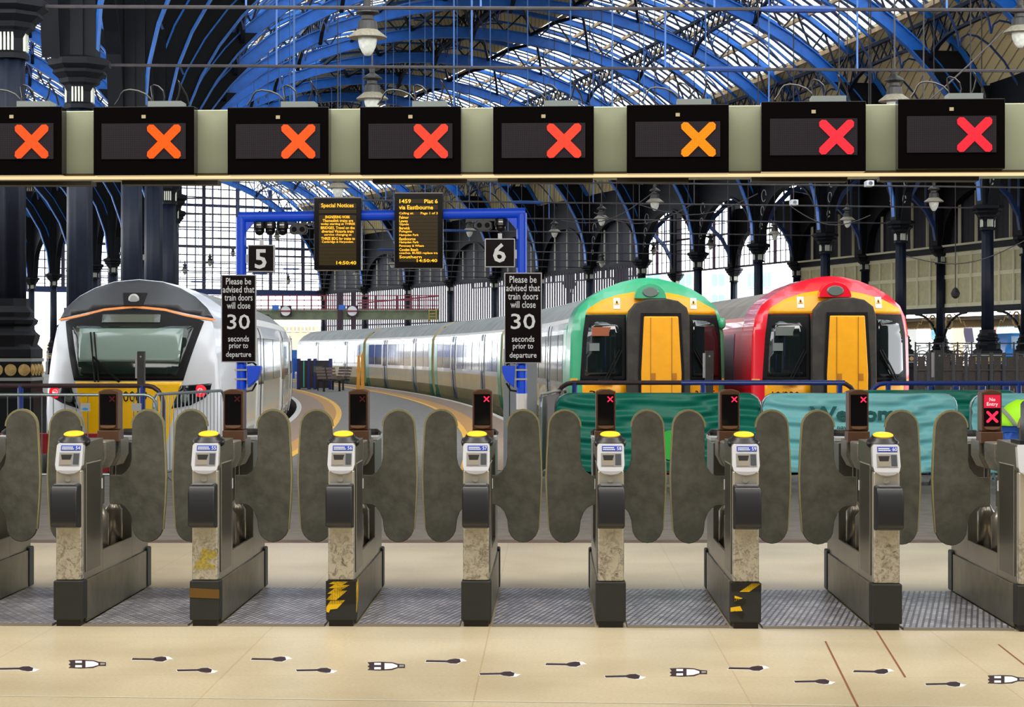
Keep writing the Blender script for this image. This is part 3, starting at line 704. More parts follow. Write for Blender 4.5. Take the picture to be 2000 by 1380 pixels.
for px, wd_, pos in ((558, 17, 'left'), (688, 17, 'right')):
    p = at(px, 607, Yb - .3); s_ = thing('round_signal_disc', 'round white signal disc with a dark bar, %s one on the far bridge' % pos, 'signal', p, 0, 'round signal discs')
    m = MB(); m.M = Matrix.Rotation(pi / 2, 4, 'X'); m.lathe([(.3, -.05), (.32, 0), (.32, .05)], n=24); m.build('disc', P('white_enamel', '#f4f2f2', .4), s_)
    m = MB(); m.box(-.34, .34, -.09, -.02, -.06, .04); m.build('bar', MAROON, s_)
    m = MB(); m.box(-.36, .36, .05, .2, -.38, .36); m.build('housing', P('maroon_post', '#3d2732', .6), s_)
for px, py, pos in ((538, 600, 'left'), (668, 600, 'right')):
    p = at(px, py, Yb - .12); m = MB(); m.box(-.22, .22, -.05, .05, -.16, .16); tag(m.build('blue_plate', P('blue_enamel', '#2f6fd0', .4), loc=p), 'small blue plate beside the %s round signal disc' % pos, 'sign', 'blue plates on the far bridge')
m = MB()
for px in (838, 852): m.bar(at(px, 603, Yb - .12), at(px, 628, Yb - .12), .06)
for yy in (606, 612, 618, 624): m.bar(at(838, yy, Yb - .12), at(852, yy, Yb - .12), .05)
tag(m.build('ladder', P('yellow_ladder_paint', '#b9a24a', .6)), 'short yellow ladder at the right end of the signal bridge', 'ladder')

# ------------------------------------------------------------------ what stands outside
WHITEB = P('white_render', '#e8ebee', .8); PALEGL = P('pale_window_glass', '#7fb0d8', .1); GREYB = P('pale_grey_render', '#b4c0cf', .8); BEIGE = P('sandstone_wall', '#d8c7a6', .9, var=.1)
def block(name, label, x0, x1, y0, y1, z1, mat, wins, wmat, fr=None):
    c = Vector(((x0 + x1) / 2, y0, 0)); t = thing(name, label, 'building', c)
    m = MB(Matrix.Translation(-c)); m.box(x0, x1, y0, y1, -1, z1); m.build('walls', mat, t)
    for (a, b, z0, z2) in wins:
        m = MB(Matrix.Translation(-c)); m.box(a, b, y0 - .06, y0 + .05, z0, z2); f = m.build('window', wmat, t)
        m = MB(Matrix.Translation(-c)); m.box((a + b) / 2 - .05, (a + b) / 2 + .05, y0 - .1, y0, z0, z2); m.box(a, b, y0 - .1, y0, z0 - .08, z0); m.build('window_frame', WHITEB, f)
    return t
Yo = 205
def px2(px, Y): return (px - 1000) / F * Y
def pz2(py, Y): return EYE + (HOR - py) / F * Y
block('apartment_building', 'white apartment block with blue windows seen between green and red trains', px2(1215, Yo), px2(1437, Yo), Yo, Yo + 18, pz2(528, Yo), WHITEB,
      [(px2(x, Yo), px2(x + 25, Yo), pz2(y + 24, Yo), pz2(y, Yo)) for x, y in ((1390, 535), (1264, 535), (1326, 535), (1320, 575), (1390, 575), (1264, 575), (1264, 612), (1320, 612), (1390, 612))], PALEGL)
block('apartment_building', 'pale blue grey end of the apartment block beside the gridded arches', px2(1440, Yo), px2(1540, Yo), Yo + 4, Yo + 20, pz2(515, Yo), GREYB,
      [(px2(x, Yo), px2(x + 15, Yo), pz2(y + 28, Yo), pz2(y, Yo)) for x, y in ((1470, 530), (1500, 530))], PALEGL)
Yq = 190
block('station_annexe', 'low beige building with a row of windows beyond the platform end', px2(535, Yq), px2(622, Yq), Yq, Yq + 14, pz2(636, Yq), BEIGE,
      [(px2(x, Yq), px2(x + 10, Yq), pz2(634 + 12, Yq), pz2(638, Yq)) for x in (545, 560, 575, 590, 604)], P('dull_glass', '#a9a48f', .2))
block('pale_house', 'pale far building above the left tracks behind the thin columns', px2(20, 220), px2(150, 220), 220, 235, pz2(660, 220), P('cream_brick', '#cfc4b2', .9, var=.1), [(px2(x, 220), px2(x + 8, 220), pz2(682, 220), pz2(670, 220)) for x in (50, 85, 120)], P('dull_glass', '#a9a48f', .2))
# street scene right of the red train
Ys = 118
for i, (x0, x1, y0, mt, lab) in enumerate([(1790, 1858, 628, WHITEB, 'white street front directly right of the red train'), (1858, 1886, 622, P('pink_stone', '#cbb59a', .8), 'narrow buff house front between the white street fronts'), (1886, 1935, 620, WHITEB, 'white shop front with a slanted dark panel behind the bicycles'), (1935, 2030, 620, P('teal_shop', '#a8d0cf', .6), 'teal and white shop front with painted flowers at the right edge')]):
    block('street_building', lab, px2(x0, Ys), px2(x1, Ys), Ys + i * .5, Ys + 12, pz2(y0, Ys), mt, [], PALEGL)
m = MB()
for x in (1853, 1888): m.prism([(px2(x, Ys), pz2(640, Ys)), (px2(x + 18, Ys), pz2(640, Ys)), (px2(x + 22, Ys), pz2(668, Ys)), (px2(x + 6, Ys), pz2(668, Ys))], front(Ys + .9), 0, .12)
tag(m.build('slanted_panels', P('dark_poster', '#2c2440', .5)), 'pair of slanted dark panels on the white shop front', 'panel')
for j, (x, wd_, cl) in enumerate([(1932, 26, '#b08a7c'), (1820, 12, '#7fc4e6')]):
    m = MB(); yq = Ys + (1.4 if j == 0 else -.1); m.box(px2(x, Ys), px2(x + wd_, Ys), yq, yq + .12, pz2(662, Ys), pz2(632, Ys)); tag(m.build('shop_poster', P('poster_print_%d' % j, cl, .6, var=.5, scale=3)), ['flower poster on the teal shop front', 'pale blue panel on the white street front by the red train'][j], 'poster')
# blue van at the right edge
vp = Vector((px2(2003, 95), 95, 0)); t = thing('blue_van', 'bright blue van parked in the street at the right edge of the photo', 'van', vp)
m = MB(); m.prism([(-1.0, .35), (1.2, .35), (1.2, 2.5), (-.75, 2.5), (-1.0, 1.7)], lambda a, b, d: Vector((a, d, b)), 0, 4.5); m.build('body', P('bright_blue_van_paint', '#1d8de8', .3), t, bevel=.06)
m = MB(); m.box(-.72, 1.0, -.04, .03, 1.75, 2.35); m.build('window', PALEGL, t)
for x in (-.6, .8): m = MB(); m.tube([(x - .12, .9, .36), (x + .12, .9, .36)], .36, 14); m.build('wheel', IRONBLK, t)

# ------------------------------------------------------------------ bicycles, railing
def make_bicycle():
    t = thing('bicycle', 'bicycle', 'bicycle'); k = P('bicycle_frame_black', '#1a1a1e', .4)
    for x in (-.52, .52):
        m = MB(); m.tube([(x + .34 * cos(i * pi / 12), 0, .35 + .34 * sin(i * pi / 12)) for i in range(25)], .022, 6); wh = m.build('wheel', k, t)
        m = MB()
        for i in range(8): m.bar((x, 0, .35), (x + .33 * cos(i * pi / 4), 0, .35 + .33 * sin(i * pi / 4)), .006)
        m.build('spokes', RAILM, wh)
    m = MB()
    for a, b in (((-.52, .35), (-.15, .8)), ((-.52, .35), (-.08, .32)), ((-.08, .32), (-.17, .88)), ((-.17, .8), (.38, .85)), ((-.08, .32), (.4, .75)), ((.36, .92), (.52, .35))): m.tube([(a[0], 0, a[1]), (b[0], 0, b[1])], .018, 6)
    m.build('frame', k, t)
    m = MB(); m.box(-.3, -.06, -.06, .06, .88, .93); m.build('saddle', k, t)
    m = MB(); m.tube([(.34, -.24, .98), (.4, -.2, 1.0), (.37, 0, .95), (.4, .2, 1.0), (.34, .24, .98)], .015, 6); m.build('handlebar', k, t)
    return t
bk = make_bicycle(); fl = [False]
for px, lab in ((1800, 'bicycle parked just right of the red train'), (1822, 'bicycle left of the navy column at the bike rack'), (1848, 'bicycle right of the grey post in the rack'), (1876, 'bicycle in front of the slanted dark panels'), (1893, 'bicycle left of the big right hand column'), (1928, 'bicycle right of the big right hand column')):
    Y = 88; place(bk, fl, (px2(px, Y), Y, .95), .25, lab, 'bicycles in the rack')
m = MB(); m.box(px2(1786, 88), px2(2030, 88), 87.2, 89.2, -.01, .95); tag(m.build('retaining_wall', P('dark_stone_wall', '#4d463e', .9, var=.4, scale=6, bump=.5)), 'low dark stone wall carrying the parked bicycles', 'wall')
for Y, zt, lab in ((70, 1.5, 'dark iron railing with mesh panels right of the red train'), (84, 1.95, 'thin dark railing in front of the bicycle wall')):
    x0, x1 = px2(1788, Y), px2(2035, Y); t = thing('iron_railing', lab, 'railing', (x0, Y, 0)); inv = Matrix.Translation((-x0, -Y, 0))
    m = MB(inv)
    for z in (zt, zt * .62, .12): m.bar((x0, Y, z), (x1, Y, z), .05)
    m.build('rail', IRONBLK, t)
    n = 10 if Y == 70 else 9
    for i in range(n + 1):
        x = x0 + (x1 - x0) * i / n; m = MB(inv); m.bar((x, Y, -.004), (x, Y, zt + .06), .11 if Y == 70 else .06); m.build('post', IRONBLK, t)
    if Y == 70:
        for i in range(n):
            a, b = x0 + (x1 - x0) * i / n + .1, x0 + (x1 - x0) * (i + 1) / n - .1; m = MB(inv); m.box(a, b, Y + .06, Y + .09, .15, 1.42); m.build('mesh_panel', P('brown_mesh_panel', '#463c34', .8, var=.45, scale=30), t)

p = at(1866, 575, 80); m = MB(); m.lathe([(.02, .3), (.12, .22), (.2, .05), (.16, -.08), (.05, -.16)], n=7); t = thing('hanging_bundle', 'small dark bundle hanging on a cord before the cream panels at right', 'bundle', p)
m.build('bundle', IRONBLK, t); m = MB(); m.tube([(0, 0, .28), (0, 0, 8.6)], .02, 5); m.build('cord', TIE, t)
for px, py, Y, lab in ((1550, 396, 66, 'small white camera on the lattice above the red train, left one'), (1697, 359, 62, 'small white camera just under the beam, right one')):
    p = at(px, py, Y); t = thing('security_camera', lab, 'camera', p); m = MB(); m.box(-.12, .12, -.3, .2, -.09, .09); m.build('body', P('white_camera_case', '#dfe2e4', .4), t, bevel=.02)
    m = MB(); m.M = Matrix.Rotation(pi / 2, 4, 'X'); m.lathe([(.06, .3), (.06, .33)], n=12); m.build('lens', P('dark_dome', '#101012', .05), t)
    m = MB(); m.tube([(0, 0, .09), (0, 0, 9.0)], .02, 5); m.build('rod', TIE, t)
# ------------------------------------------------------------------ trains
RUBBER = P('black_rubber', '#110f10', .6, spec=.2); WGLASS = P('dark_train_glass', '#141b1c', .04, spec=.9); SGLASS = P('side_train_glass', '#5c6468', .06, .55)
def carriage(tr, inv, oc, ta, tb, prof, mats, winz, doors, wins, doorm, endm=None, sides=(-1,), glass=SGLASS, hw=1.41):
    """one swept carriage between the angles ta and tb; prof = half profile (o, z, material)"""
    m = MB(inv); pts = [(-a, z, k) for a, z, k in prof] + [(a, z, k) for a, z, k in prof[::-1][1:]]
    kk = [p[2] for p in prof]; mk = kk[1:] + kk[::-1][:-1]; n = 7; pr = None
    for i in range(n + 1):
        t = ta + (tb - ta) * i / n; r = [m.pt(S(oc + a, t, z)) for a, z, _ in pts]
        if pr:
            for j in range(len(r) - 1): m.cur = mk[j]; m.face(pr[j], pr[j + 1], r[j + 1], r[j])
        else: m.face(*r)
        pr = r
    m.face(*pr[::-1]); body = m.build('carriage', mats, tr)
    L = tb - ta
    def plate(s, a, b, z0, z1, mat, nm, out=.012, par=None):
        q = MB(inv)
        def fo(z):
            for (a0, z0_, _), (a1, z1_, _) in zip(prof, prof[1:]):
                if z0_ <= z <= z1_: return a0 + (a1 - a0) * (z - z0_) / (z1_ - z0_ + 1e-9)
            return prof[-1][0]
        zs = [z0] + [p[1] for p in prof if z0 < p[1] < z1] + [z1]; nn = 3
        for i in range(nn):
            t0, t1 = ta + L * (a + (b - a) * i / nn), ta + L * (a + (b - a) * (i + 1) / nn)
            for za, zb in zip(zs, zs[1:]):
                o0, o1 = oc + s * (fo(za) + out), oc + s * (fo(zb) + out); i0, i1 = o0 - s * .03, o1 - s * .03
                q.hexa([S(o0, t0, za), S(o0, t1, za), S(i0, t1, za), S(i0, t0, za), S(o1, t0, zb), S(o1, t1, zb), S(i1, t1, zb), S(i1, t0, zb)])
        return q.build(nm, mat, par or body)
    for s in sides:
        for a, b in wins: plate(s, a, b, winz[0], winz[1], glass, 'window')
        for a, b in doors:
            d = plate(s, a, b, prof[0][1] + .25, winz[1] + .2, doorm, 'door', .018)
            mid = (a + b) / 2
            plate(s, a + .004, mid - .002, winz[0] - .05, winz[1], glass, 'door_window', .026, d); plate(s, mid + .002, b - .004, winz[0] - .05, winz[1], glass, 'door_window', .026, d)
            plate(s, mid - .0015, mid + .0015, prof[0][1] + .25, winz[1] + .2, RUBBER, 'door_seal', .03, d)
        if endm:
            plate(s, 0, .045, prof[0][1] + .1, 2.1, endm, 'end_panel', .008); plate(s, .955, 1, prof[0][1] + .1, 2.1, endm, 'end_panel', .008)
    return body
def gangway(tr, inv, oc, ta, tb):
    m = MB(inv); pr = None
    for i in range(3):
        t = ta + (tb - ta) * i / 2; r = [m.pt(S(oc + a, t, z)) for a, z in ((-1.25, -.3), (-1.25, 2.1), (-.9, 2.55), (.9, 2.55), (1.25, 2.1), (1.25, -.3))]
        if pr:
            for j in range(6): m.face(pr[j], pr[(j + 1) % 6], r[(j + 1) % 6], r[j])
        pr = r
    m.build('gangway', RUBBER, tr)
def underframe(tr, inv, oc, ta, tb):
    m = MB(inv); m.path([S(oc, ta + (tb - ta) * i / 8, -.38) for i in range(9)], 2.1, .5); m.build('underframe', P('underframe_grime', '#1d1916', .8), tr)

# ---- electrostar pair (green and red)
GREEN = P('glossy_green_paint', '#3ba878', .28, var=.12, scale=2, coat=.4); RED = P('glossy_red_paint', '#e3122a', .22, coat=.5)
ORANGE = P('amber_end_paint', '#f7a80c', .4, var=.06, scale=4); SOOT = P('worn_black_gangway', '#3b362f', .75, var=.45, scale=4)
ROOFG = P('grimy_grey_roof', '#8f908b', .55, var=.3, scale=1.2); CREAMT = P('cream_lower_panel', '#d9c58c', .25, var=.1, scale=1, coat=.5); WHITET = P('white_side_panel', '#e4e6e8', .15, coat=.6); DOORG = P('dark_grey_door', '#74767a', .3)
REDSIDE = P('red_side_panel', '#e0202c', .2, coat=.5); LENS = P('grey_lens', '#5f6a62', .2, spec=.8)
LABELW = P('white_label', '#e9e2cf', .5)
def electrostar(label, oc, th, paint, sides, ncar, nums, screen, lcol, carL, sk):
    tr = thing('commuter_train', label, 'train', S(oc, th, -.95), th); inv = Mframe(oc, th, -.95).inverted()
    Mf = Mframe(oc, th, -.95)
    def nose(x, z, d=0.):                                # local, z measured from the rail (platform + .95)
        return Vector((x, .34 * min(1.3, abs(x) / 1.38) ** 3.2 + max(0, z - 1.9) ** 2 * .32 + d, z + .95))
    sil = [(-1.40, -.35), (-1.42, .3), (-1.42, 1.2), (-1.40, 1.9), (-1.35, 2.2), (-1.25, 2.4), (-1.05, 2.58), (-.8, 2.73), (-.5, 2.85), (-.2, 2.92), (0, 2.935)]
    sil += [(-x, z) for x, z in sil[-2::-1]]
    m = MB(); m.patch(sil, nose, .12, .14); m.build('cab_front', paint, tr, smooth='all')
    m = MB(); pr = None                                 # cab shoulder from the nose rim back to the first carriage
    for i in range(6):
        u = i / 5; r = []
        for x, z in sil:
            a = nose(x, z); g = inv @ S(oc + x * 1.0, th + 1.6 / (RC + oc), z); r.append(m.pt(a.lerp(g, u)))
        if pr:
            for j in range(len(r) - 1): m.face(pr[j], pr[j + 1], r[j + 1], r[j])
        pr = r
    m.build('cab_shoulder', paint, tr, smooth='all')
    f = lambda e: (lambda x, z, d=0.: nose(x, z, d - e))
    band = [(-1.14, 2.26), (-1.10, 2.36), (-.85, 2.52), (-.55, 2.62), (-.2, 2.68), (.2, 2.68), (.55, 2.62), (.9, 2.52), (1.22, 2.36), (1.26, 2.26)]
    m = MB(); m.patch(band, f(.01), .03, .12); m.build('upper_panel', ORANGE, tr, smooth='all')
    for a, b in ((-1.2, -.42), (.72, 1.3)):
        m = MB(); m.patch([(a, -.35), (b, -.35), (b, 1.03), (a, 1.03)], f(.01), .03, .14); m.build('lower_panel', ORANGE, tr, smooth='all')
    # windscreens: black surround, glass
    for sgn, pol, gl_ in ((-1, [(-1.24, 1.05), (-.42, 1.05), (-.42, 2.25), (-1.14, 2.25), (-1.19, 1.9)], [(-1.16, 1.15), (-.5, 1.15), (-.5, 2.0), (-.62, 2.1), (-.95, 2.13), (-1.08, 2.05), (-1.12, 1.8)]),
                        (1, [(.72, 1.05), (1.36, 1.05), (1.33, 1.9), (1.26, 2.25), (.72, 2.25)], [(.78, 1.13), (1.29, 1.13), (1.27, 1.8), (1.2, 2.08), (1.05, 2.14), (.78, 2.16)])):
        m = MB(); m.patch(pol, f(.02), .04, .12); wsr = m.build('windscreen_surround', RUBBER, tr, smooth='all')
        m = MB(); m.patch(gl_, f(.03), .03, .12); g = m.build('windscreen', WGLASS, tr, smooth='all')
        m = MB(); x0 = -.82 if sgn < 0 else 1.12; x1 = -.55 if sgn < 0 else .8
        for q in (0, .05): m.bar(nose(x0 + q, 1.06, -.09), nose(x1 + q, 1.62, -.09), .025)
        m.bar(nose(x0 - .1, 1.06, -.07), nose(x0 + .15, 1.06, -.07), .06); m.build('wiper', RUBBER, tr)
    m = MB(); m.box(-1.04, -.6, nose(-.8, 1.9).y - .045, nose(-.8, 1.9).y - .03, 1.87 + .95, 2.03 + .95); m.build('destination_screen', screen, tr)
    m = MB(); m.box(-1.08, -.9, nose(-.95, 1.7).y - .05, nose(-.95, 1.7).y - .04, 1.6 + .95, 1.74 + .95); m.build('window_sticker', P('faint_sticker', '#6f7672', .5), tr)
    # gangway in the middle, standing proud of the cab
    cx = .14
    out = [(-.42, -.35), (-.42, 2.1), (-.38, 2.32), (-.26, 2.46), (-.05, 2.53), (.3, 2.54), (.5, 2.5), (.66, 2.38), (.71, 2.2), (.72, 1.2), (.72, -.35)]
    m = MB(); m.prism(out, lambda a, b, d: Vector((a, d, b + .95)), -.2, .14); g = m.build('gangway_surround', SOOT, tr, bevel=.03)
    m = MB(); pl = [(-.16, -.35), (-.17, 1.2), (-.12, 2.22), (.5, 2.22), (.56, 1.2), (.55, -.35)]; m.prism(pl, lambda a, b, d: Vector((a, d, b + .95)), -.235, -.19); m.build('gangway_door', ORANGE, tr, bevel=.02)
    m = MB(); m.prism([(-.21, -.35), (-.22, 1.2), (-.17, 2.28), (.55, 2.28), (.61, 1.2), (.6, -.35)], lambda a, b, d: Vector((a, d, b + .95)), -.215, -.18); m.build('door_seal', RUBBER, tr)
    for x in (0.0, .38):
        m = MB(); m.box(x - .004, x + .004, -.243, -.23, .6, 3.15); m.build('door_seam', P('dark_amber_seam', '#7c4f0e', .6), tr)  # thin dark amber strip marks each door seam
        m = MB(); m.box(x + .0, x + .09, -.243, -.23, .95 + 1.08, .95 + 1.2); m.box(x + .03, x + .06, -.25, -.24, .95 + 1.1, .95 + 1.18); m.build('door_handle', P('amber_handle', '#b87410', .5), tr)
    # headlight dome
    dm = [(-.25 + 0.02, 2.55)] + [(.02 + .29 * cos(a), 2.55 + .27 * sin(a)) for a in [pi - pi * i / 14 for i in range(15)]]
    m = MB(); m.prism(dm[1:], lambda a, b, d: Vector((a, d + .02, b + .95)), -.03, .5); m.build('headlight_housing', paint, tr, bevel=.02)
    m = MB(); m.M = Matrix.Translation((.02, -.01, 2.66 + .95)) @ Matrix.Diagonal((1.6, 1, 1, 1)) @ Matrix.Rotation(pi / 2, 4, 'X'); m.lathe([(.085, -.02), (.095, .0), (.08, .025)], n=20); m.build('headlight', LENS, tr)
    if paint is GREEN:
        m = MB(); m.patch([(-.26, 2.53), (.32, 2.53), (.32, 2.56), (-.26, 2.56)], f(.06), .03); m.build('housing_trim', ORANGE, tr)
    # warning labels
    for x in (-.58, .82):
        m = MB(); m.patch([(x - .06, 2.36), (x + .06, 2.36), (x + .06, 2.56), (x - .06, 2.56)], f(.02), .01); lb = m.build('warning_label', LABELW, tr)
        m = MB(); m.patch([(x - .045, 2.44), (x + .045, 2.44), (x, 2.53)], f(.03), .01); m.build('warning_triangle', ORANGE, lb)
        m = MB(); m.patch([(x - .008, 2.455), (x + .008, 2.455), (x + .012, 2.5), (x - .012, 2.5)], f(.035), .006); m.build('bolt_mark', RUBBER, lb)
    text(nums[0], RUBBER, 'unit_number', tr, (-1.08, -.62, .74, .88), lambda a, b, d: nose(a, b, -.02)); text(nums[1], RUBBER, 'unit_number', tr, (.84, 1.22, .74, .88), lambda a, b, d: nose(a, b, -.02))
    m = MB()
    for s in (-1, 1): m.patch([(s * 1.28, 1.02), (s * 1.41, 1.02), (s * 1.41, 1.1), (s * 1.28, 1.1)], f(.012), .01)
    m.build('edge_stickers', P('amber_stickers', '#d9a13b', .5), tr)
    if paint is GREEN:
        m = MB(); m.M = Matrix.Translation((1.36, .3, 2.1 + .95)); m.lathe([(.03, -.1), (.06, -.07), (.075, 0), (.06, .07), (.03, .1)], n=12); m.build('side_lamp', paint, tr, smooth='all')
    # carriages
    if paint is GREEN: prof = [(1.16, -.3, 0), (1.3, .0, 0), (1.38, .35, 0), (1.41, .86, 0), (1.41, 1.4, 1), (1.39, 2.0, 1), (1.36, 2.14, 1), (1.3, 2.22, 2), (1.05, 2.48, 3), (.6, 2.72, 3), (0, 2.8, 3)]; mats = [CREAMT, WHITET, P('pale_roof_edge', '#d6d2c9', .4), ROOFG]
    else: prof = [(1.16, -.3, 0), (1.3, .0, 0), (1.38, .35, 0), (1.41, .86, 0), (1.41, 1.4, 1), (1.39, 2.0, 1), (1.36, 2.14, 1), (1.3, 2.22, 2), (1.05, 2.48, 3), (.6, 2.72, 3), (0, 2.8, 3)]; mats = [REDSIDE, REDSIDE, P('pink_roof_edge', '#d78a80', .4), P('brown_grey_roof', '#8d8478', .6, var=.3, scale=1.2)]
    t0 = th + 1.55 / (RC + oc); t = t0
    for k in range(ncar):
        t2 = (th + (k + 1) * carL) - .002 if k < ncar else 0
        first = k == 0
        bd = carriage(tr, inv, oc, t, t2, prof, mats, (1.0, 1.92), [(.24, .3), (.68, .74)], [(.05, .12), (.13, .23), (.32, .42), (.43, .55), (.56, .66), (.76, .86), (.87, .95)], DOORG if paint is GREEN else P('dark_red_door', '#7c1420', .3), paint if paint is GREEN else None, sides)
        underframe(tr, inv, oc, t, t2)
        if k < ncar - 1: gangway(tr, inv, oc, t2, t2 + .003)
        t = t2 + .0025
    # cab side door and window (left flank)
    return tr
SCREEN_O = dots('amber_destination_screen', (.05, .02, .01), (1, .25, .08), .5, 60)
SCREEN_D = P('unlit_destination_screen', '#6a7068', .3)
electrostar('green and amber commuter train with a central gangway door, middle of three trains', 2.66, .035, GREEN, (-1,), 4, ('377', '377 5'), SCREEN_O, None, .0695, 0)
electrostar('red and amber commuter train with a central gangway door, right hand train', 5.85, .032, RED, (-1,), 4, ('10/220', '387223'), SCREEN_D, None, .0695, 0)

# ---- white and yellow train at the left
WHITEP = P('satin_white_paint', '#d3d5da', .3, coat=.3); CHAR = P('charcoal_roof_panel', '#37383b', .4, var=.1, scale=2); YEL = P('warning_yellow_paint', '#ffc400', .3); ORL = P('orange_line', '#ef8a3c', .4)
oc, th = -6.07, .022
tr = thing('commuter_train', 'white train with yellow nose, charcoal roof and one wide windscreen, left of the three trains', 'train', S(oc, th, -.95), th); inv = Mframe(oc, th, -.95).inverted()
def nose(x, z, d=0.): return Vector((x, .42 * min(1.2, abs(x) / 1.4) ** 2.6 + max(0, z - 1.2) ** 2 * .35 + d, z + .95))
sil = [(-1.0, -.55), (-1.28, -.3), (-1.38, .2), (-1.43, .6), (-1.4, 1.0), (-1.34, 1.5), (-1.28, 1.95), (-1.17, 2.3), (-.95, 2.5), (-.7, 2.64), (-.4, 2.74), (0, 2.78)]
sil += [(-x, z) for x, z in sil[-2::-1]]
m = MB(); m.patch(sil, nose, .12, .14); m.build('cab_front', WHITEP, tr, smooth='all')
m = MB(); pr = None
for i in range(7):
    u = i / 6; r = []
    for x, z in sil:
        a = nose(x, z); s_ = 1 if x > 0 else -1; xx = x * (1 + .0) if z > 2.3 else s_ * (abs(x) + (1.41 - abs(x)) * (1 if -.2 < z < 2.0 else .3)); g = inv @ S(oc + xx, th + 2.6 / (RC + oc), z); r.append(m.pt(a.lerp(g, sin(u * pi / 2) if 0 else u)))
    if pr:
        for j in range(len(r) - 1): m.face(pr[j], pr[j + 1], r[j + 1], r[j])
    pr = r
m.build('cab_shoulder', WHITEP, tr, smooth='all')
f = lambda e: (lambda x, z, d=0.: nose(x, z, d - e))
m = MB(); m.patch([(-1.24, 2.13), (-1.17, 2.3), (-.95, 2.49), (-.7, 2.63), (-.4, 2.73), (0, 2.77), (.4, 2.73), (.7, 2.63), (.95, 2.49), (1.15, 2.3), (1.26, 2.13), (.9, 2.2), (.5, 2.29), (0, 2.34), (-.5, 2.29), (-.9, 2.2)], f(.012), .03, .1); m.build('roof_brow', CHAR, tr, smooth='all')
m = MB(); m.patch([(-1.27, 2.09), (-1.05, 2.12), (-.8, 2.17), (-.5, 2.25), (0, 2.3), (.5, 2.25), (.8, 2.17), (1.05, 2.12), (1.29, 2.09), (1.29, 2.12), (1.05, 2.15), (.8, 2.2), (.5, 2.285), (0, 2.335), (-.5, 2.285), (-.8, 2.2), (-1.05, 2.15), (-1.27, 2.12)], f(.018), .02, .1); m.build('orange_line', ORL, tr)
m = MB(); m.patch([(-.92, 1.12), (.84, 1.12), (1.12, 2.08), (1.05, 2.11), (.8, 2.16), (.5, 2.24), (0, 2.29), (-.5, 2.24), (-.8, 2.16), (-1.05, 2.11), (-1.13, 2.08)], f(.016), .03, .1); m.build('windscreen_surround', RUBBER, tr, smooth='all')
m = MB(); m.patch([(-.82, 1.2), (.74, 1.2), (.97, 1.96), (.95, 2.0), (-.97, 2.0), (-.99, 1.96)], f(.028), .02, .1); m.build('windscreen', P('tinted_windscreen', '#1d2824', .05, spec=.4), tr, smooth='all')
m = MB(); m.patch([(-.84, 1.42), (.78, 1.42), (.82, 1.96), (-.86, 1.96)], f(.034), .008, .1); m.build('sun_blind', P('grey_green_blind', '#7f9188', .12, spec=.7), tr, smooth='all')
m = MB(); m.patch([(-.5, 2.06), (.44, 2.06), (.44, 2.19), (-.5, 2.19)], f(.03), .012, .1); m.build('destination_screen', P('unlit_panel', '#4e564e', .15), tr)
m = MB()
for q in (0, .06): m.bar(nose(-.55 + q, 1.1, -.09), nose(-.66 + q, 1.9, -.08), .022)
m.bar(nose(-.58, 1.5, -.1), nose(-.15, 1.1, -.1), .035); m.build('wiper', RUBBER, tr)
m = MB(); m.prism([(-.17, 2.33), (.13, 2.33), (.18, 2.55), (-.22, 2.55)], lambda a, b, d: nose(a, b, d), -.05, .1); m.build('headlight_housing', RUBBER, tr, bevel=.015)
m = MB(); m.M = Matrix.Translation(nose(-.02, 2.44, -.06)) @ Matrix.Rotation(pi / 2, 4, 'X'); m.lathe([(.085, -.02), (.09, .0), (.06, .02)], n=20); m.build('headlight', P('headlight_lens', '#a9aaa6', .2), tr)
m = MB(); m.patch([(-.9, 1.1), (.82, 1.1), (.55, .0), (.45, -.1), (-.52, -.1), (-.64, .0)], f(.014), .03, .1); m.build('yellow_panel', YEL, tr, smooth='all')
text('700009', RUBBER, 'unit_number', tr, (-.3, .28, .78, .95), lambda a, b, d: nose(a, b, -.02))
m = MB(); m.patch([(-.62, -.1), (.52, -.1), (.5, -.5), (-.6, -.5)], f(.02), .04, .1); m.build('coupler_recess', RUBBER, tr)
for pl, tx, tz, hx in (([(-1.38, 1.03), (-.99, 1.07), (-.84, .67), (-1.12, .75), (-1.35, .86)], -1.25, .93, -1.0), ([(1.27, 1.07), (.8, 1.04), (.66, .67), (.95, .72), (1.15, .82), (1.24, .92)], 1.1, .95, .86)):
    m = MB(); m.patch(pl, f(.02), .03, .08); lamp = m.build('lamp_cluster', P('black_lamp_glass', '#15151a', .08), tr, smooth='all')
    m = MB(); m.M = Matrix.Translation(nose(tx, tz, -.03)) @ Matrix.Rotation(pi / 2, 4, 'X'); m.lathe([(.1, -.01), (.1, .02), (.04, .03)], n=16); m.build('tail_lamp', dots('red_tail_lamp', (.3, 0, 0), (1, .01, .03), 1.8, 45), lamp)
    m = MB(); m.M = Matrix.Translation(nose(tx, tz, -.055)) @ Matrix.Rotation(pi / 2, 4, 'X'); m.lathe([(.045, -.01), (.045, .005)], n=12); m.build('lamp_core', dots('bright_tail_core', (.5, .1, .1), (1, .35, .4), 5, 60), lamp)
    m = MB(); m.M = Matrix.Translation(nose(hx, .84, -.03)) @ Matrix.Rotation(pi / 2, 4, 'X'); m.lathe([(.07, -.01), (.075, .01), (.04, .02)], n=16); m.build('head_lamp', LENS, lamp)
prof = [(1.15, -.35, 0), (1.32, -.1, 0), (1.4, .3, 0), (1.42, 1.0, 0), (1.4, 1.9, 1), (1.33, 2.1, 1), (1.2, 2.25, 2), (.9, 2.5, 3), (.5, 2.68, 3), (0, 2.75, 3)]
mats = [P('warm_silver_side', '#c9c4b4', .25, coat=.4), WHITEP, P('pale_roof_edge', '#d6d2c9', .4), ROOFG]
t = th + 2.55 / (RC + oc)
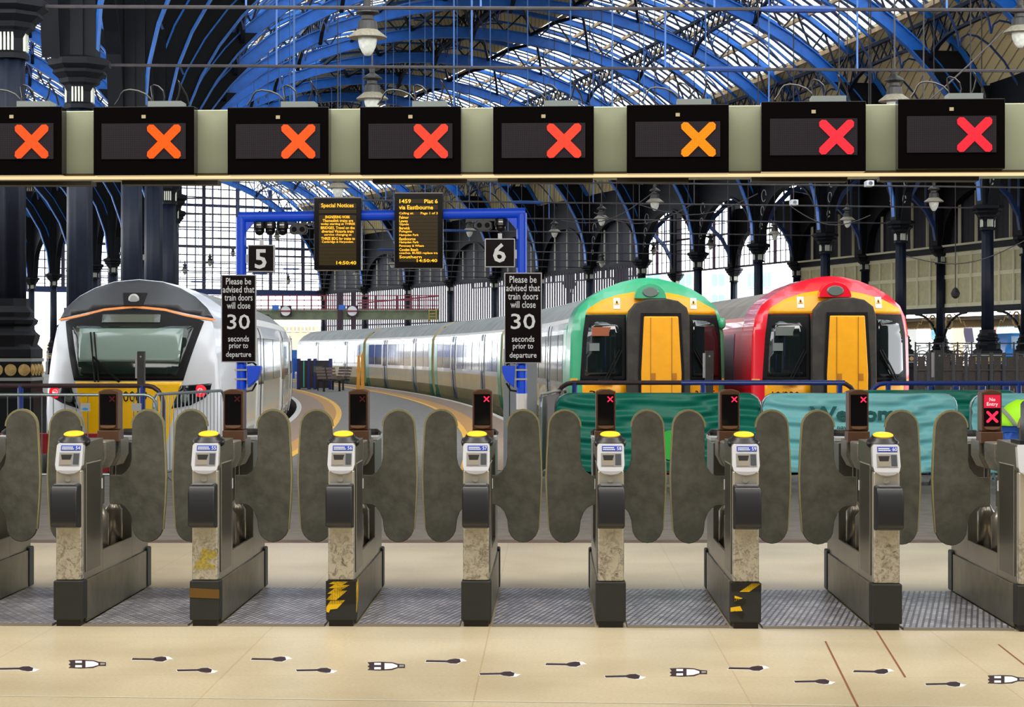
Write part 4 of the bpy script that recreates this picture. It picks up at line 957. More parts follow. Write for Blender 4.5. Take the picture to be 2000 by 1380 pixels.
for k in range(4):
    t2 = th + (k + 1) * .0717 - .002
    carriage(tr, inv, oc, t, t2, prof, mats, (1.0, 1.85), [(.22, .3), (.66, .74)], [(.05, .2), (.32, .47), (.48, .64), (.76, .93)], P('pale_door', '#d8d8d6', .3), None, (1,))
    underframe(tr, inv, oc, t, t2)
    if k < 3: gangway(tr, inv, oc, t2, t2 + .003)
    t = t2 + .0025
# red hydraulic buffer stops at the end of each track
BUF = P('buffer_red', '#b3131f', .5, var=.3, scale=6)
for oc_, lab in ((-6.07, 'red buffer stop in front of the white train'), (2.66, 'red buffer stop in front of the green train'), (5.85, 'red buffer stop in front of the red train')):
    b = S(oc_, 0, 0); t = thing('buffer_stop', lab, 'buffer stop', (b.x, 26.3, -.95), 0, None)
    m = MB(); m.box(-1.25, 1.25, 0, .22, 1.15, 1.42); m.build('buffer_beam', BUF, t)
    m = MB()
    for x in (-.85, .85): m.bar((x, .1, 1.3), (x, -1.1, .05), .16); m.bar((x, .1, 1.3), (x, .1, 0), .18); m.bar((x, .1, .1), (x, -1.1, .1), .14)
    m.bar((-.85, .1, .2), (.85, .1, 1.1), .1); m.bar((.85, .1, .2), (-.85, .1, 1.1), .1); m.build('frame', BUF, t)
    for x in (-.9, .9): m = MB(); m.M = Matrix.Translation((x, .3, 1.28)) @ Matrix.Rotation(pi / 2, 4, 'X'); m.lathe([(.09, .1), (.09, -.3), (.2, -.3), (.2, -.36)], n=16); m.build('buffer', RUBBER, t)
# ------------------------------------------------------------------ ticket gates
STEEL = scuffed_steel(); OLIVE = P('dark_brushed_panel', '#7c796f', .3, .45, var=.12, scale=3); SKIRT = P('brown_steel_skirt', '#7d7764', .4, .3, var=.25, scale=8); PLINTH = P('charcoal_plinth', '#2a2d2d', .6, var=.15, scale=10)
BEZ = P('pale_plastic_bezel', '#c6c8cf', .35); STK = P('blue_gate_sticker', '#2747b5', .4); WHT = P('white_print', '#eef0f4', .5); BLK = P('black_plastic', '#17171a', .35); CHBOX = P('charcoal_reader_box', '#202227', .45, coat=.2)
YDISC = P('yellow_reader_disc', '#ffc322', .35, emis=(1, .55, .03), estr=.35); BRN = P('brown_indicator_case', '#6b4a35', .5, var=.1, scale=10); DGL = P('dark_indicator_glass', '#17171a', .12)
PAD = P('grey_padded_leaf', '#68675d', .6, var=.3, scale=14, bump=.12, bscale=30); PADE = P('worn_olive_leaf_edge', '#a9a276', .6, var=.2, scale=12); ROD = P('dull_silver_post', '#9a948a', .3, .7, var=.15)
TREAD = tread_metal(); XR = dots('red_led_cross', (.2, 0, 0), (1, .03, .1), 2.2, 330)
HTY = P('hazard_tape_yellow', '#f6c80f', .5); HTB = P('hazard_tape_black', '#161616', .5); SLOT = P('slot_inside', '#8f8779', .5); BROWNT = P('brown_tape', '#6e4f1a', .5)
def cross(name, mat, parent, cx, cz, r, wd, fn, depth=.004):
    m = MB()
    for s in (-1, 1):
        a = Vector((cx - r, cz - s * r)); b = Vector((cx + r, cz + s * r)); d = (b - a).normalized(); n = Vector((-d.y, d.x)) * wd / 2; e = d * wd * .35
        q = [a + n, a - e * 0 - n, b - n, b + n]
        k = [a + n + e, a + n * .4, a - n * .4, a - n + e, b - n - e, b - n * .4, b + n * .4, b + n - e]
        m.prism([(p.x, p.y) for p in k], fn, -depth - (.0004 if s > 0 else 0), 0)
    return m.build(name, mat, parent)
def leaf_outline():
    p = [(.02, .81), (.09, .81), (.12, .83), (.148, .87), (.158, .92), (.16, 1.115)]
    p += [(.257 - .097 * cos(pi * i / 10), 1.115 + .1 * sin(pi * i / 10)) for i in range(1, 10)]
    p += [(.354, 1.115), (.364, .95), (.369, .8), (.364, .65), (.354, .49)]
    p += [(.258 + .096 * cos(pi * i / 10), .49 - .1 * sin(pi * i / 10)) for i in range(1, 10)]
    p += [(.162, .49), (.158, .53), (.14, .58), (.115, .61), (.09, .625), (.02, .63)]
    return p
def make_gate():
    t = thing('ticket_gate', 'gate', 'ticket gate')
    m = MB(); m.box(-.086, .086, -.012, .1, .035, .262); m.build('plinth', PLINTH, t, bevel=.008)
    m = MB(); m.box(-.07, .07, 0, .12, 0, .04); m.build('foot', BLK, t)
    m = MB(); m.box(-.084, .084, .1, 1.76, .012, .255); m.build('skirt', SKIRT, t, bevel=.004)
    m = MB(); m.box(-.092, .092, 1.76, 1.88, .01, .275); m.build('rear_plinth', PLINTH, t, bevel=.01)
    m = MB(); m.box(-.075, .075, 0, .06, .262, .9); m.build('front_panel', STEEL, t, bevel=.012)
    m = MB(); m.box(-.073, .073, .06, .54, .255, 1.0); m.build('front_cabinet', OLIVE, t, bevel=.004)
    for s in (-1, 1):
        m = MB(); m.box(min(s * .073, s * .078), max(s * .073, s * .078), .1, .46, .3, .93); dp = m.build('side_panel', P('dark_side_panel', '#4b4943', .3, .3), t); m = MB(); m.box(min(s * .077, s * .0795), max(s * .077, s * .0795), .1, .46, .928, .934); m.box(min(s * .077, s * .0795), max(s * .077, s * .0795), .097, .103, .3, .93); m.build('panel_seam', P('pale_seam', '#a9a79c', .4), t)
        m = MB(); m.box(min(s * .078, s * .082), max(s * .078, s * .082), .48, .5, .76, .82); m.build('side_catch', WHT, t)
    m = MB(); m.prism([(.02, .9), (.0, .92), (.045, 1.05), (.54, 1.062), (.54, .95), (.06, .9)], lambda a, b, d: Vector((d, a, b)), -.076, .076); m.build('head', OLIVE, t, bevel=.006)
    # pale bezel on the sloping face
    sl = lambda a, b, d=0.: Vector((a, -.014 + max(0, b - .9) * .33 + d, b))
    m = MB(); m.patch([(-.078, .93), (-.076, 1.04), (-.066, 1.052), (.066, 1.052), (.076, 1.04), (.078, .93), (.07, .9), (.04, .882), (0, .877), (-.04, .882), (-.07, .9)], sl, .05, .04); bz = m.build('bezel', BEZ, t)
    m = MB(); m.prism([(-.05, 1.012), (.064, 1.012), (.064, 1.04), (-.05, 1.04)], lambda a, b, d: sl(a, b, d), -.003, .002); m.build('number_sticker', STK, t)
    m = MB()
    for z, x1 in ((1.03, .02), (1.02, .026)):
        for i in range(7):
            x = -.044 + i * (x1 + .044) / 7; m.prism([(x, z - .0025), (x + .0085, z - .0025), (x + .0085, z + .0025), (x, z + .0025)], lambda a, b, d: sl(a, b, d), -.0045, -.003)
    m.build('sticker_lettering', WHT, t)
    m = MB(); m.prism([(-.056, .925), (.062, .925), (.062, 1.0), (-.056, 1.0)], lambda a, b, d: sl(a, b, d), -.002, .004); m.build('slot_frame', P('slot_frame_grey', '#8e9096', .4), t)
    m = MB(); m.prism([(-.05, .93), (.018, .93), (.018, .994), (-.05, .994)], lambda a, b, d: sl(a, b, d), -.0035, .0); m.build('ticket_slot', SLOT, t)
    m = MB(); m.prism([(-.04, .96), (.01, .96), (.018, .988), (-.046, .988)], lambda a, b, d: sl(a, b, d), -.0045, -.003); m.build('slot_mouth', BLK, t)
    m = MB(); m.prism([(.026, .934), (.058, .934), (.058, .994), (.026, .994)], lambda a, b, d: sl(a, b, d), -.0045, -.002); m.build('display', P('slate_display', '#3d4148', .2), t)
    # card reader disc on top
    R_ = Matrix.Translation((0, .13, 1.07)) @ Matrix.Rotation(.2, 4, 'X')
    m = MB(R_); m.lathe([(.09, -.03), (.094, -.01), (.088, .004), (.07, .014), (.066, .026), (.058, .03)], n=28); m.build('reader_base', BLK, t, smooth='all')
    m = MB(R_); m.lathe([(.058, .028), (.058, .036), (.05, .041)], n=28); m.build('reader_disc', YDISC, t, smooth='all')
    # ticket box on the front
    m = MB(); m.prism([(0.0, .565), (-.105, .58), (-.125, .6), (-.125, .78), (-.1, .815), (0.0, .825)], lambda a, b, d: Vector((d, a, b)), -.076, .076); m.build('ticket_reader_box', CHBOX, t, bevel=.01)
    m = MB(); m.box(-.06, .06, -.098, -.02, .818, .826); m.build('reader_window', P('clear_lid', '#7f8288', .15), t)
    m = MB(); m.M = Matrix.Translation((-.004, -.002, .85)) @ Matrix.Rotation(pi / 2, 4, 'X'); m.lathe([(.018, -.001), (.018, .002)], n=16); m.build('round_sticker', P('faded_sticker', '#b9b2a4', .5), t)
    # low middle deck with posts
    m = MB(); m.box(-.073, .073, .54, 1.35, .255, .33); m.box(-.073, -.06, .54, 1.35, .33, .385); m.box(.06, .073, .54, 1.35, .33, .385); m.build('middle_deck', OLIVE, t)
    for y in (.78, 1.16):
        m = MB(); m.lathe([(.055, .33), (.055, .58), (.04, .6), (.02, .64)], (0, y, 0), 16); m.build('leaf_post', ROD, t, smooth='all')
        m = MB(); m.lathe([(.014, .62), (.014, .9)], (0, y, 0), 10); m.build('leaf_rod', ROD, t)
    for ya, yb in ((.64, .9), (1.04, 1.28)):
        m = MB(); m.prism([(-.07, 1.035), (.07, 1.035), (.07, .93), (.035, .86), (-.035, .86), (-.07, .93)], lambda a, b, d: Vector((a, d, b)), ya, yb); m.build('leaf_drive_housing', P('pale_speckled_casting', '#8f8c82', .45, .3, var=.25, scale=60), t, bevel=.01)
    m = MB(); m.box(-.05, .05, .54, 1.35, .95, 1.02); m.build('spine', BLK, t)
    m = MB(); m.box(-.04, .04, .62, .64, .94, .98); m.build('sensor', BLK, t)
    # rear cabinet facing the platforms
    m = MB(); m.box(-.073, .073, 1.35, 1.86, .255, 1.0); m.build('rear_cabinet', OLIVE, t, bevel=.006)
    m = MB(); m.box(-.076, .076, 1.5, 1.88, 1.0, 1.03); m.build('rear_bezel', BEZ, t, bevel=.006)
    m = MB(); m.lathe([(.08, 1.03), (.084, 1.05), (.06, 1.07)], (0, 1.72, 0), 20); m.build('rear_reader', BLK, t)
    # leaves
    for s in (-1, 1):
        ol = [(s * a, b) for a, b in leaf_outline()]
        m = MB(); m.prism(ol, lambda a, b, d: Vector((a, d, b)), .955, .99); m.build('gate_leaf', PAD, t, bevel=.008, seg=3)
        m = MB(); r = [(s * (.257 - .099 * cos(pi * i / 12)), 1.115 + .103 * sin(pi * i / 12)) for i in range(13)] + [(s * .366, .95), (s * .372, .8), (s * .366, .65), (s * .352, .47)]
        m.path([(a, .9725, b) for a, b in r], .013, .03, up=(0, 1, 0)); m.build('leaf_edge', PADE, t)
    # indicator head
    def arc(z1): return [(-.062, 1.09), (.062, 1.09), (.062, z1 - .012), (.03, z1), (-.03, z1), (-.062, z1 - .012)]
    m = MB(); m.prism(arc(1.345), lambda a, b, d: Vector((a + .0, d, b)), 1.0, 1.13); m.build('indicator_case', BRN, t, bevel=.01, seg=3)
    m = MB(); m.prism([(-.05, 1.125), (.05, 1.125), (.05, 1.315), (-.05, 1.315)], lambda a, b, d: Vector((a, d, b)), .992, 1.01); m.build('indicator_screen', DGL, t)
    m = MB(); m.prism([(-.05, 1.12), (.05, 1.12), (.04, 1.105), (0, 1.1), (-.04, 1.105)], lambda a, b, d: Vector((a, d, b)), .99, 1.01); m.build('indicator_lip', P('pale_brown_lip', '#8d6a52', .4), t)
    m = MB(); m.box(-.068, .068, .99, 1.14, 1.015, 1.088); m.build('indicator_collar', BRN, t, bevel=.006)
    return t
NUM = {0: '53', 1: '54', 2: '55', 3: '56', 4: '57', 5: '58', 6: '59', 7: '60', 8: '61'}
GX = [-133, 134, 400, 666, 930, 1193, 1457, 1732, 2016]
GY = [1221, 1222, 1222, 1222.5, 1223, 1225, 1227, 1230, 1233]
GL = ['ticket gate cut off by the left edge, only its rear half and one leaf showing', 'ticket gate numbered 54, first full gate from the left', 'ticket gate numbered 55 with brown tape round its plinth and yellow paint on the steel',
      'ticket gate numbered 56 with torn yellow and black hazard tape across its plinth', 'ticket gate numbered 57 with a plain charcoal plinth and a lit red cross', 'ticket gate numbered 58 standing before the dark green barrier cover',
      'ticket gate numbered 59 with a diagonal yellow hazard stripe on its plinth', 'ticket gate numbered 60 in front of the turquoise Welcome barrier', 'ticket gate at the right edge whose indicator reads No Entry in red']
proto = make_gate(); gates = []
for i in range(9): gates.append(proto if i == 0 else copy_tree(proto))
rot = math.atan((1075 - 1000) / F)
for i, g in enumerate(gates):
    p = floor_at(GX[i], GY[i]); g.location = (p.x, p.y, 0); g.rotation_euler = (0, 0, -rot); g['label'] = GL[i]; g['group'] = 'row of ticket gates'
sl = lambda a, b, d=0.: Vector((a, -.014 + max(0, b - .9) * .33 + d, b))
for i, g in enumerate(gates):
    if i < 8: text(NUM[i], WHT, 'gate_number', g, (.036, .061, 1.016, 1.036), lambda a, b, d: sl(a, b, -.005))
    if 4 <= i <= 7: tag(cross('red_cross', XR, g, .027, 1.285, .017, .008, lambda a, b, d: Vector((a, .99 + d, b))), 'lit red cross')
    elif 1 <= i <= 3: tag(cross('dim_cross', P('faint_red_cross', '#5c1520', .4), g, .027, 1.285, .017, .008, lambda a, b, d: Vector((a, .991 + d, b)), .002), 'unlit dark red cross')
fl_ = lambda a, b, d=0.: Vector((a, -.0125 + d, b))
def fp(g, name, mat, polys):
    m = MB()
    for pl in polys: m.prism([(a * .172 - .086, .035 + b * .227) for a, b in pl], fl_, -.002, .001)
    return m.build(name, mat, g)
fp(gates[2], 'brown_tape', BROWNT, [[(0, .58), (1, .55), (1, .78), (0, .82)]])
m = MB(); m.prism([(-.07, .33), (.06, .33), (.06, .35), (.0, .37), (.07, .4), (.07, .43), (-.01, .45), (-.03, .39)], lambda a, b, d: Vector((a, -.001 + d, b)), -.0015, .001); m.build('yellow_paint_mark', P('worn_yellow_paint', '#c9b52c', .6, col2='#8f8566', scale=60), gates[2])
fp(gates[3], 'hazard_tape', HTB, [[(0, .4), (1, .45), (1, 1), (0, 1)]])
fp(gates[3], 'hazard_tape_stripes', HTY, [[(.1, .93), (.25, .99), (.75, .99), (.55, .9), (.8, .9), (.5, .76), (.72, .76), (.35, .52), (.0, .52), (.2, .68), (.05, .68), (.3, .82), (.1, .82), (.3, .92)], [(.15, .5), (.65, .52), (.38, .3), (.15, .28), (.1, .2), (.02, .22), (.02, .34)]])
m = MB()
for pl in ([(.02, .2), (.05, .25), (.07, .16), (.055, .1), (.02, .08), (.03, .14)], [(.08, .2), (.1, .26), (.12, .2), (.1, .13)]): m.prism(pl, lambda a, b, d: Vector((.0865 + d, a, b)), -.001, .002)
m.build('torn_tape', HTY, gates[3])
fp(gates[6], 'hazard_tape', HTB, [[(0, .8), (1, .8), (1, 1), (0, 1)], [(.08, .62), (.5, .58), (.4, .44), (.1, .5)], [(.1, .3), (.45, .24), (.35, .12), (.1, .26)]])
fp(gates[6], 'hazard_tape_stripes', HTY, [[(.28, .78), (.68, .99), (1, .99), (.6, .78)], [(.1, .52), (.38, .62), (.12, .68)], [(-.02, .38), (.3, .42), (.38, .3), (-.02, .28)]])
g = gates[8]
m = MB(); m.prism([(-.05, 1.235), (.05, 1.235), (.05, 1.315), (-.05, 1.315)], lambda a, b, d: Vector((a, d, b)), .988, .995); m.build('no_entry_panel', P('backlit_red_panel', '#a01030', .4, emis=(1, .02, .07), estr=.75), g)
nt_ = E('backlit_lettering', (1, .85, .85), 1.2, (.8, .7, .7))
text('No', nt_, 'lettering', g, (-.018, .018, 1.277, 1.298), lambda a, b, d: Vector((a, .987 + d * .2, b))); text('Entry', nt_, 'lettering', g, (-.034, .034, 1.242, 1.27), lambda a, b, d: Vector((a, .987 + d * .2, b)))
cross('red_cross', XR, g, .0, 1.18, .034, .017, lambda a, b, d: Vector((a, .99 + d, b)))
for nm in ('number_sticker', 'ticket_slot', 'display', 'slot_frame', 'slot_mouth', 'sticker_lettering', 'ticket_reader_box', 'reader_window', 'round_sticker', 'reader_disc', 'reader_base'):
    for c in list(g.children):
        if c.name.split('.')[0] == nm: bpy.data.objects.remove(c)
# tread plates in the lanes
def lane(i):
    a = gates[i].location if i < 9 else None; b = gates[i + 1].location
    return a, b
TLAB = ['at the left edge of the photo', 'left of the gate with brown tape on its plinth', 'between the brown taped gate and the yellow hazard taped gate', 'right of the gate with torn hazard tape', 'in the middle lane, between the two plain plinth gates', 'left of the gate with one diagonal yellow stripe', 'right of the gate with one diagonal yellow stripe', 'at the right edge beside the No Entry gate']
def lane_floor(x0, x1, y0, y1, label, k):
    t = thing('tread_plate', label, 'floor plate', (x0, y0, 0), -rot, 'metal tread plates in the gate lanes'); W_ = x1 - x0; D_ = y1 - y0
    for nm, a, b in (('near', .0, .5), ('middle', .5, .8), ('far', .8, 1.)):
        m = MB(); m.box(0, W_, D_ * a + .004, D_ * b - .004, .0, .012); m.build('tread_sheet', TREAD, t)
    m = MB(); m.box(0, W_, -.012, .004, 0, .016); m.build('edge_strip', P('polished_edge_strip', '#a8a6a8', .3, .8), t)
for i in range(8):
    a, b = gates[i].location, gates[i + 1].location
    lane_floor(a.x + .095, b.x - .095, a.y + .0, a.y + 1.72, 'ribbed steel tread plate ' + TLAB[i], i)

# ------------------------------------------------------------------ overhead beam with displays
BM = P('sage_grey_beam', '#a2a890', .35, .25, var=.06, scale=2); LEDP = dots('dark_led_matrix', (.012, .010, .012), (.3, .24, .3), .07, 90); LEDP.node_tree.nodes['Principled BSDF'].inputs['Specular IOR Level'].default_value = .15
YB = 11.42; SLP = -.05
def beam(px, py):
    Y = YB; 
    for _ in range(4): Y = YB + SLP * ((px - 1000) / F * Y)
    return (px - 1000) / F * Y, Y, EYE + (HOR - py) / F * Y
bang = math.atan(SLP)
def bbox_(m, px0, px1, pt0, pt1, pb0, pb1, d0, d1):
    A = beam(px0, pb0), beam(px1, pb1), beam(px0, pt0), beam(px1, pt1); n = Vector((-sin(bang), cos(bang), 0))
    q = [Vector(A[0]) + n * d0, Vector(A[1]) + n * d0, Vector(A[1]) + n * d1, Vector(A[0]) + n * d1, Vector(A[2]) + n * d0, Vector(A[3]) + n * d0, Vector(A[3]) + n * d1, Vector(A[2]) + n * d1]; m.hexa(q)
o0 = Vector(beam(1000, 345)); t = thing('overhead_beam', 'long sage grey beam spanning the gates, carrying eight red cross displays', 'beam', o0); inv = Matrix.Translation(-o0)
m = MB(inv); bbox_(m, -260, 2260, 219, 198, 347.5, 337.5, .02, .34); m.build('fascia', BM, t, bevel=.006)
m = MB(inv); bbox_(m, -260, 2260, 346, 336, 350.5, 340.5, -.012, .05); m.build('light_diffuser', E('warm_light_edge', (1, .74, .4), 1.25, (.2, .15, .08)), t)
m = MB(inv); bbox_(m, -260, 2260, 341, 331, 345, 335, -.02, .02); m.build('edge_lip', P('brass_lip', '#4a3e26', .4, .3), t)
for x in (-255, 2255):
    m = MB(inv); p = Vector(beam(x, 340)); m.bar(Vector((p.x, p.y + .2, 0)), Vector((p.x, p.y + .2, p.z)), .2); m.build('end_post', BM, t)
CR = [(1, .09, .01), (1, .11, .0), (1, .10, .01), (1, .055, .03), (1, .055, .03), (1, .30, .0), (1, .015, .05), (1, .01, .045)]
DX = [(-66, 131), (190, 387), (450, 647), (707, 903), (965, 1160), (1224, 1421), (1485, 1686), (1750, 1955)]
DT = [212, 212, 213, 212, 211, 208, 202, 197]; DB = [345, 345, 344, 344, 343, 341, 338, 333]
for i, ((x0, x1), yt, yb) in enumerate(zip(DX, DT, DB)):
    c = Vector(beam((x0 + x1) / 2, yb)); lab = ['red cross display cut off by the left edge of the photo', 'second red cross display from the left, above gate 54', 'third red cross display from the left', 'fourth red cross display, with pale streaks down its glass', 'fifth red cross display, right of the departure screens', 'sixth display, whose cross glows amber yellow', 'seventh display with a crimson cross, above gate 59', 'rightmost display with a crimson cross'][i]
    t = thing('led_display', lab, 'display', c, bang, 'red cross displays on the beam')
    sc = c.y / F; W_ = (x1 - x0) * sc / cos(bang); H = (yb - yt) * sc
    m = MB(); m.box(-W_ / 2, W_ / 2, -.1, .005, 0, H); m.build('case', P('black_display_case', '#0a0809', .12, spec=.25), t, bevel=.004)
    m = MB(); m.box(-W_ / 2 + .05, W_ / 2 - .05, -.104, -.1, .095, H - .1); m.build('led_panel', LEDP, t)
    cx = ((x0 + x1) / 2 + 40 - (x0 + x1) / 2 + (4 if i > 5 else 0)) * sc
    cross('red_cross', dots('led_cross_%s' % 'abcdefgh'[i], (.2, .01, 0), CR[i], 1.9, 165), t, cx, H / 2 - .005, .093, .052, lambda a, b, d: Vector((a, -.105 + d, b)))
    m = MB(); m.box(-.1 * 0 - .012, .012, -.103, -.1, H - .07, H - .05); m.build('small_label', P('pale_tag', '#a59a7a', .6), t)
    m = MB(); m.box(.0, .2, .0, .14, H, H + .045); m.build('junction_box', P('grey_junction_box', '#7d8684', .5), t)
    m = MB()
    for j in range(3):
        r = .09 + .03 * ((i * 3 + j) % 3); x = .02 + .06 * j; m.tube([(x + (-.25 + .16 * j) * q / 8 + .02 * sin(q), .05 + .02 * j, H + .03 + r * sin(pi * q / 8)) for q in range(9)], .0055, 5)
    m.build('cable_loop', BLK, t)
for i, (x0, x1) in enumerate([(-60, 178), (238, 425), (728, 912), (972, 1158), (1205, 1345), (1468, 1655), (1718, 1912)]):
    m = MB(); y = 353 - .005 * (x0 + 0); bbox_(m, x0, x1, y, y, y + 8, y + 8, -.0, .12)
    tag(m.build('under_beam_fitting', P('black_trunking', '#1d1915', .5)), '%s dark fitting from the left along the underside of the beam' % ORD[i], 'light fitting', 'dark fittings under the beam')

# ------------------------------------------------------------------ blue portal with screens and signs
Yg = 22.0
def G(px, py): return at(px, py, Yg)
t = thing('blue_portal', 'bright blue tubular portal frame carrying screens and platform signs', 'portal frame', (G(744, 0).x, Yg, 0)); inv = Matrix.Translation((-G(744, 0).x, -Yg, 0))
for px, py in ((471, 424), (1019, 416)):
    m = MB(inv); p = G(px, py); q = Vector((p.x, p.y, 0)); m.tube([q, p], .06, 16); leg = m.build('leg', BLUEB, t)
    if px > 1000:
        m = MB(inv)
        m.tube([(p.x, p.y, G(0, 799).z), (p.x, p.y, G(0, 768).z)], .0625, 16); m.build('white_band', P('white_reflective_band', '#e8e8e8', .4), leg)
m = MB(inv); m.tube([G(466, 424), G(620, 422)], .06, 16); m.tube([G(620, 422), G(860, 418)], .06, 16); m.tube([G(860, 418), G(1026, 416)], .06, 16); m.build('crossbar', BLUEB, t)
m = MB(inv)
for a, b, c in (((478, 430), (497, 434), (478, 456)), ((1012, 422), (990, 426), (1012, 452))): m = MB(inv); m.prism([(G(*a).x, G(*a).z), (G(*b).x, G(*b).z), (G(*c).x, G(*c).z)], front(Yg), -.02, .02); m.build('gusset', BLUEB, t)
AMB = dots('amber_led_text', (.15, .06, 0), (1, .45, .0), 3.6, 170); ROWP = P('unlit_amber_rows', '#1c1507', .3, spec=.2, emis=(.25, .15, .02), estr=.12); SCRB = P('screen_case', '#0c0808', .2, spec=.25)
def screen(x0, x1, y0, y1, label, rows, lines, dark_rows):
    c = G((x0 + x1) / 2, y1); t = thing('departure_screen', label, 'screen', c)
    cx = (x0 + x1) / 2; k = Yg / F
    L = lambda px, py: ((px - cx) * k, (y1 - py) * k)
    m = MB(); a = L(x0, y1); b = L(x1, y0); m.box(a[0], b[0], -.16, .1, 0, b[1]); m.build('case', SCRB, t, bevel=.006)
    m = MB(); m.box(a[0] + .0, b[0], -.165, .1, b[1], b[1] + .012); m.build('top_rim', P('pale_rim', '#8e8782', .4), t)
    m = MB()
    for (xa, xb, ya, yb) in dark_rows: p, q = L(xa, yb), L(xb, ya); m.box(p[0], q[0], -.163, -.16, p[1], q[1])
    m.build('led_rows', ROWP, t)
    for s_, xa, xb, ya, yb in lines:
        p, q = L(xa, yb), L(xb, ya); text(s_, AMB, 'led_text', t, (p[0], q[0], p[1], q[1]), lambda a_, b_, d: Vector((a_, -.165, b_)), bold=.012)
    return t
ln = [('Special Notices', 630, 693, 399, 409)]
for i, (s_, a, b) in enumerate([('ENGINEERING WORK', 638, 686), ('Thameslink trains are', 633, 692), ('today starting at THREE', 629.5, 695.5), ('BRIDGES. Travel on the', 629.5, 695), ('diverted Victoria train', 631, 693), ('service changing at', 636, 689), ('THREE BDG for trains to', 630, 695.5), ('Cambridge & Harpenden.', 631.5, 693)]): ln.append((s_, a, b, 422.7 + i * 6.95, 428.3 + i * 6.95))
ln.append(('14:50:40', 659.5, 698, 511, 517.5))
screen(616, 707, 389, 528, 'hanging dot matrix screen headed Special Notices, left of two', None, ln, [(626, 698, 399 + 0, 409)] + [(626, 698, 411, 418)] + [(626, 698, 422 + i * 6.95, 428.6 + i * 6.95) for i in range(14)])
ln = [('1459', 782, 804, 391, 399), ('Plat 6', 830, 856, 391, 399), ('via Eastbourne', 781, 847, 402.5, 411), ('Calling at:', 781.5, 809, 416, 421.5), ('Page 1 of 3', 823, 856, 416, 421.5)]
for i, (s_, b) in enumerate([('Falmer', 800), ('Lewes', 798), ('Glynde', 800), ('Berwick', 802), ('Polegate', 806), ('Hampden Park', 819), ('Eastbourne', 813), ('Hampden Park', 819), ('Pevensey & Wham', 829), ('Cooden Beach', 818), ('coaches. BUSES replace tra', 856)]): ln.append((s_, 781.5, b, 423.4 + i * 6.95, 429 + i * 6.95))
ln += [('Southern', 781.5, 825, 500, 505.5), ('14:50:40', 815.5, 855, 507, 513)]
screen(772, 866, 380, 524, 'hanging dot matrix departure screen listing calling points, right of two', None, ln, [(781, 856, 391, 399), (781, 856, 402, 411)] + [(781, 856, 415.5 + i * 6.95, 422 + i * 6.95) for i in range(14)])
SB = P('black_sign_face', '#150e11', .2, spec=.25); SWH = P('white_sign_vinyl', '#e6ecf0', .5); ALU = P('aluminium_sign_edge', '#b6b9bd', .35, .4)
for (x0, x1, y0, y1, s_, lab, bx) in ((485, 537, 478, 531, '5', 'square black sign with white numeral 5, left of the two screens', (499, 522, 487, 525)), (947, 1006, 466, 522, '6', 'square black sign with white numeral 6, right of the two screens', (963, 988, 475, 513))):
    c = G((x0 + x1) / 2, y1); k = Yg / F; cx = (x0 + x1) / 2; t = thing('platform_sign', lab, 'sign', c)
    m = MB(); m.box((x0 - cx) * k, (x1 - cx) * k, -.05, .05, 0, (y1 - y0) * k); m.build('frame', ALU, t, bevel=.004)
    m = MB(); m.box((x0 + 2 - cx) * k, (x1 - 2 - cx) * k, -.055, -.05, 2 * k, (y1 - y0 - 2) * k); m.build('face', SB, t)
    text(s_, SWH, 'numeral', t, ((bx[0] - cx) * k, (bx[1] - cx) * k, (y1 - bx[3]) * k, (y1 - bx[2]) * k), lambda a, b, d: Vector((a, -.058, b)), bold=.02)
    m = MB(); s2 = -1 if s_ == '5' else 1; m.box(s2 * (x1 - x0) / 2 * k - (.03 if s2 < 0 else 0), s2 * (x1 - x0) / 2 * k + (.03 if s2 > 0 else 0) , -.02, .02, .1, .2); m.box((-.0 - 4) * k, 4 * k, -.01, .01, (y1 - y0) * k, (y1 - y0) * k + .06); m.build('bracket', ALU, t)
for (x0, x1, y0, y1, lab) in ((435, 503, 537, 707, 'left black notice on the portal, train doors close 30 seconds before departure'), (985, 1058, 533, 709, 'right black notice on the portal, train doors close 30 seconds before departure')):
    c = G((x0 + x1) / 2, y1); c.y = Yg - .1; k = Yg / F; cx = (x0 + x1) / 2; W_ = (x1 - x0) * k; H = (y1 - y0) * k; t = thing('door_notice', lab, 'sign', c)
    m = MB(); m.box(-W_ / 2, W_ / 2, -.02, .02, 0, H); m.build('board', ALU, t, bevel=.003)
    m = MB(); m.box(-W_ / 2 + .011, W_ / 2 - .011, -.024, -.02, .011, H - .011); m.build('face', SB, t)
    for s_, yc, hw, hh in (('Please be', .925, .36, .038), ('advised that', .832, .45, .038), ('train doors', .74, .4, .038), ('will close', .648, .335, .038), ('30', .462, .325, .086), ('seconds', .27, .3, .034), ('prior to', .18, .27, .044), ('departure', .082, .36, .04)):
        hh2 = hh * (1.0 if s_ not in ('prior to',) else .9); text(s_, SWH, 'lettering', t, (-hw * W_, hw * W_, (yc - hh2) * H, (yc + hh2) * H), lambda a, b, d: Vector((a, -.0262, b)), bold=.008)
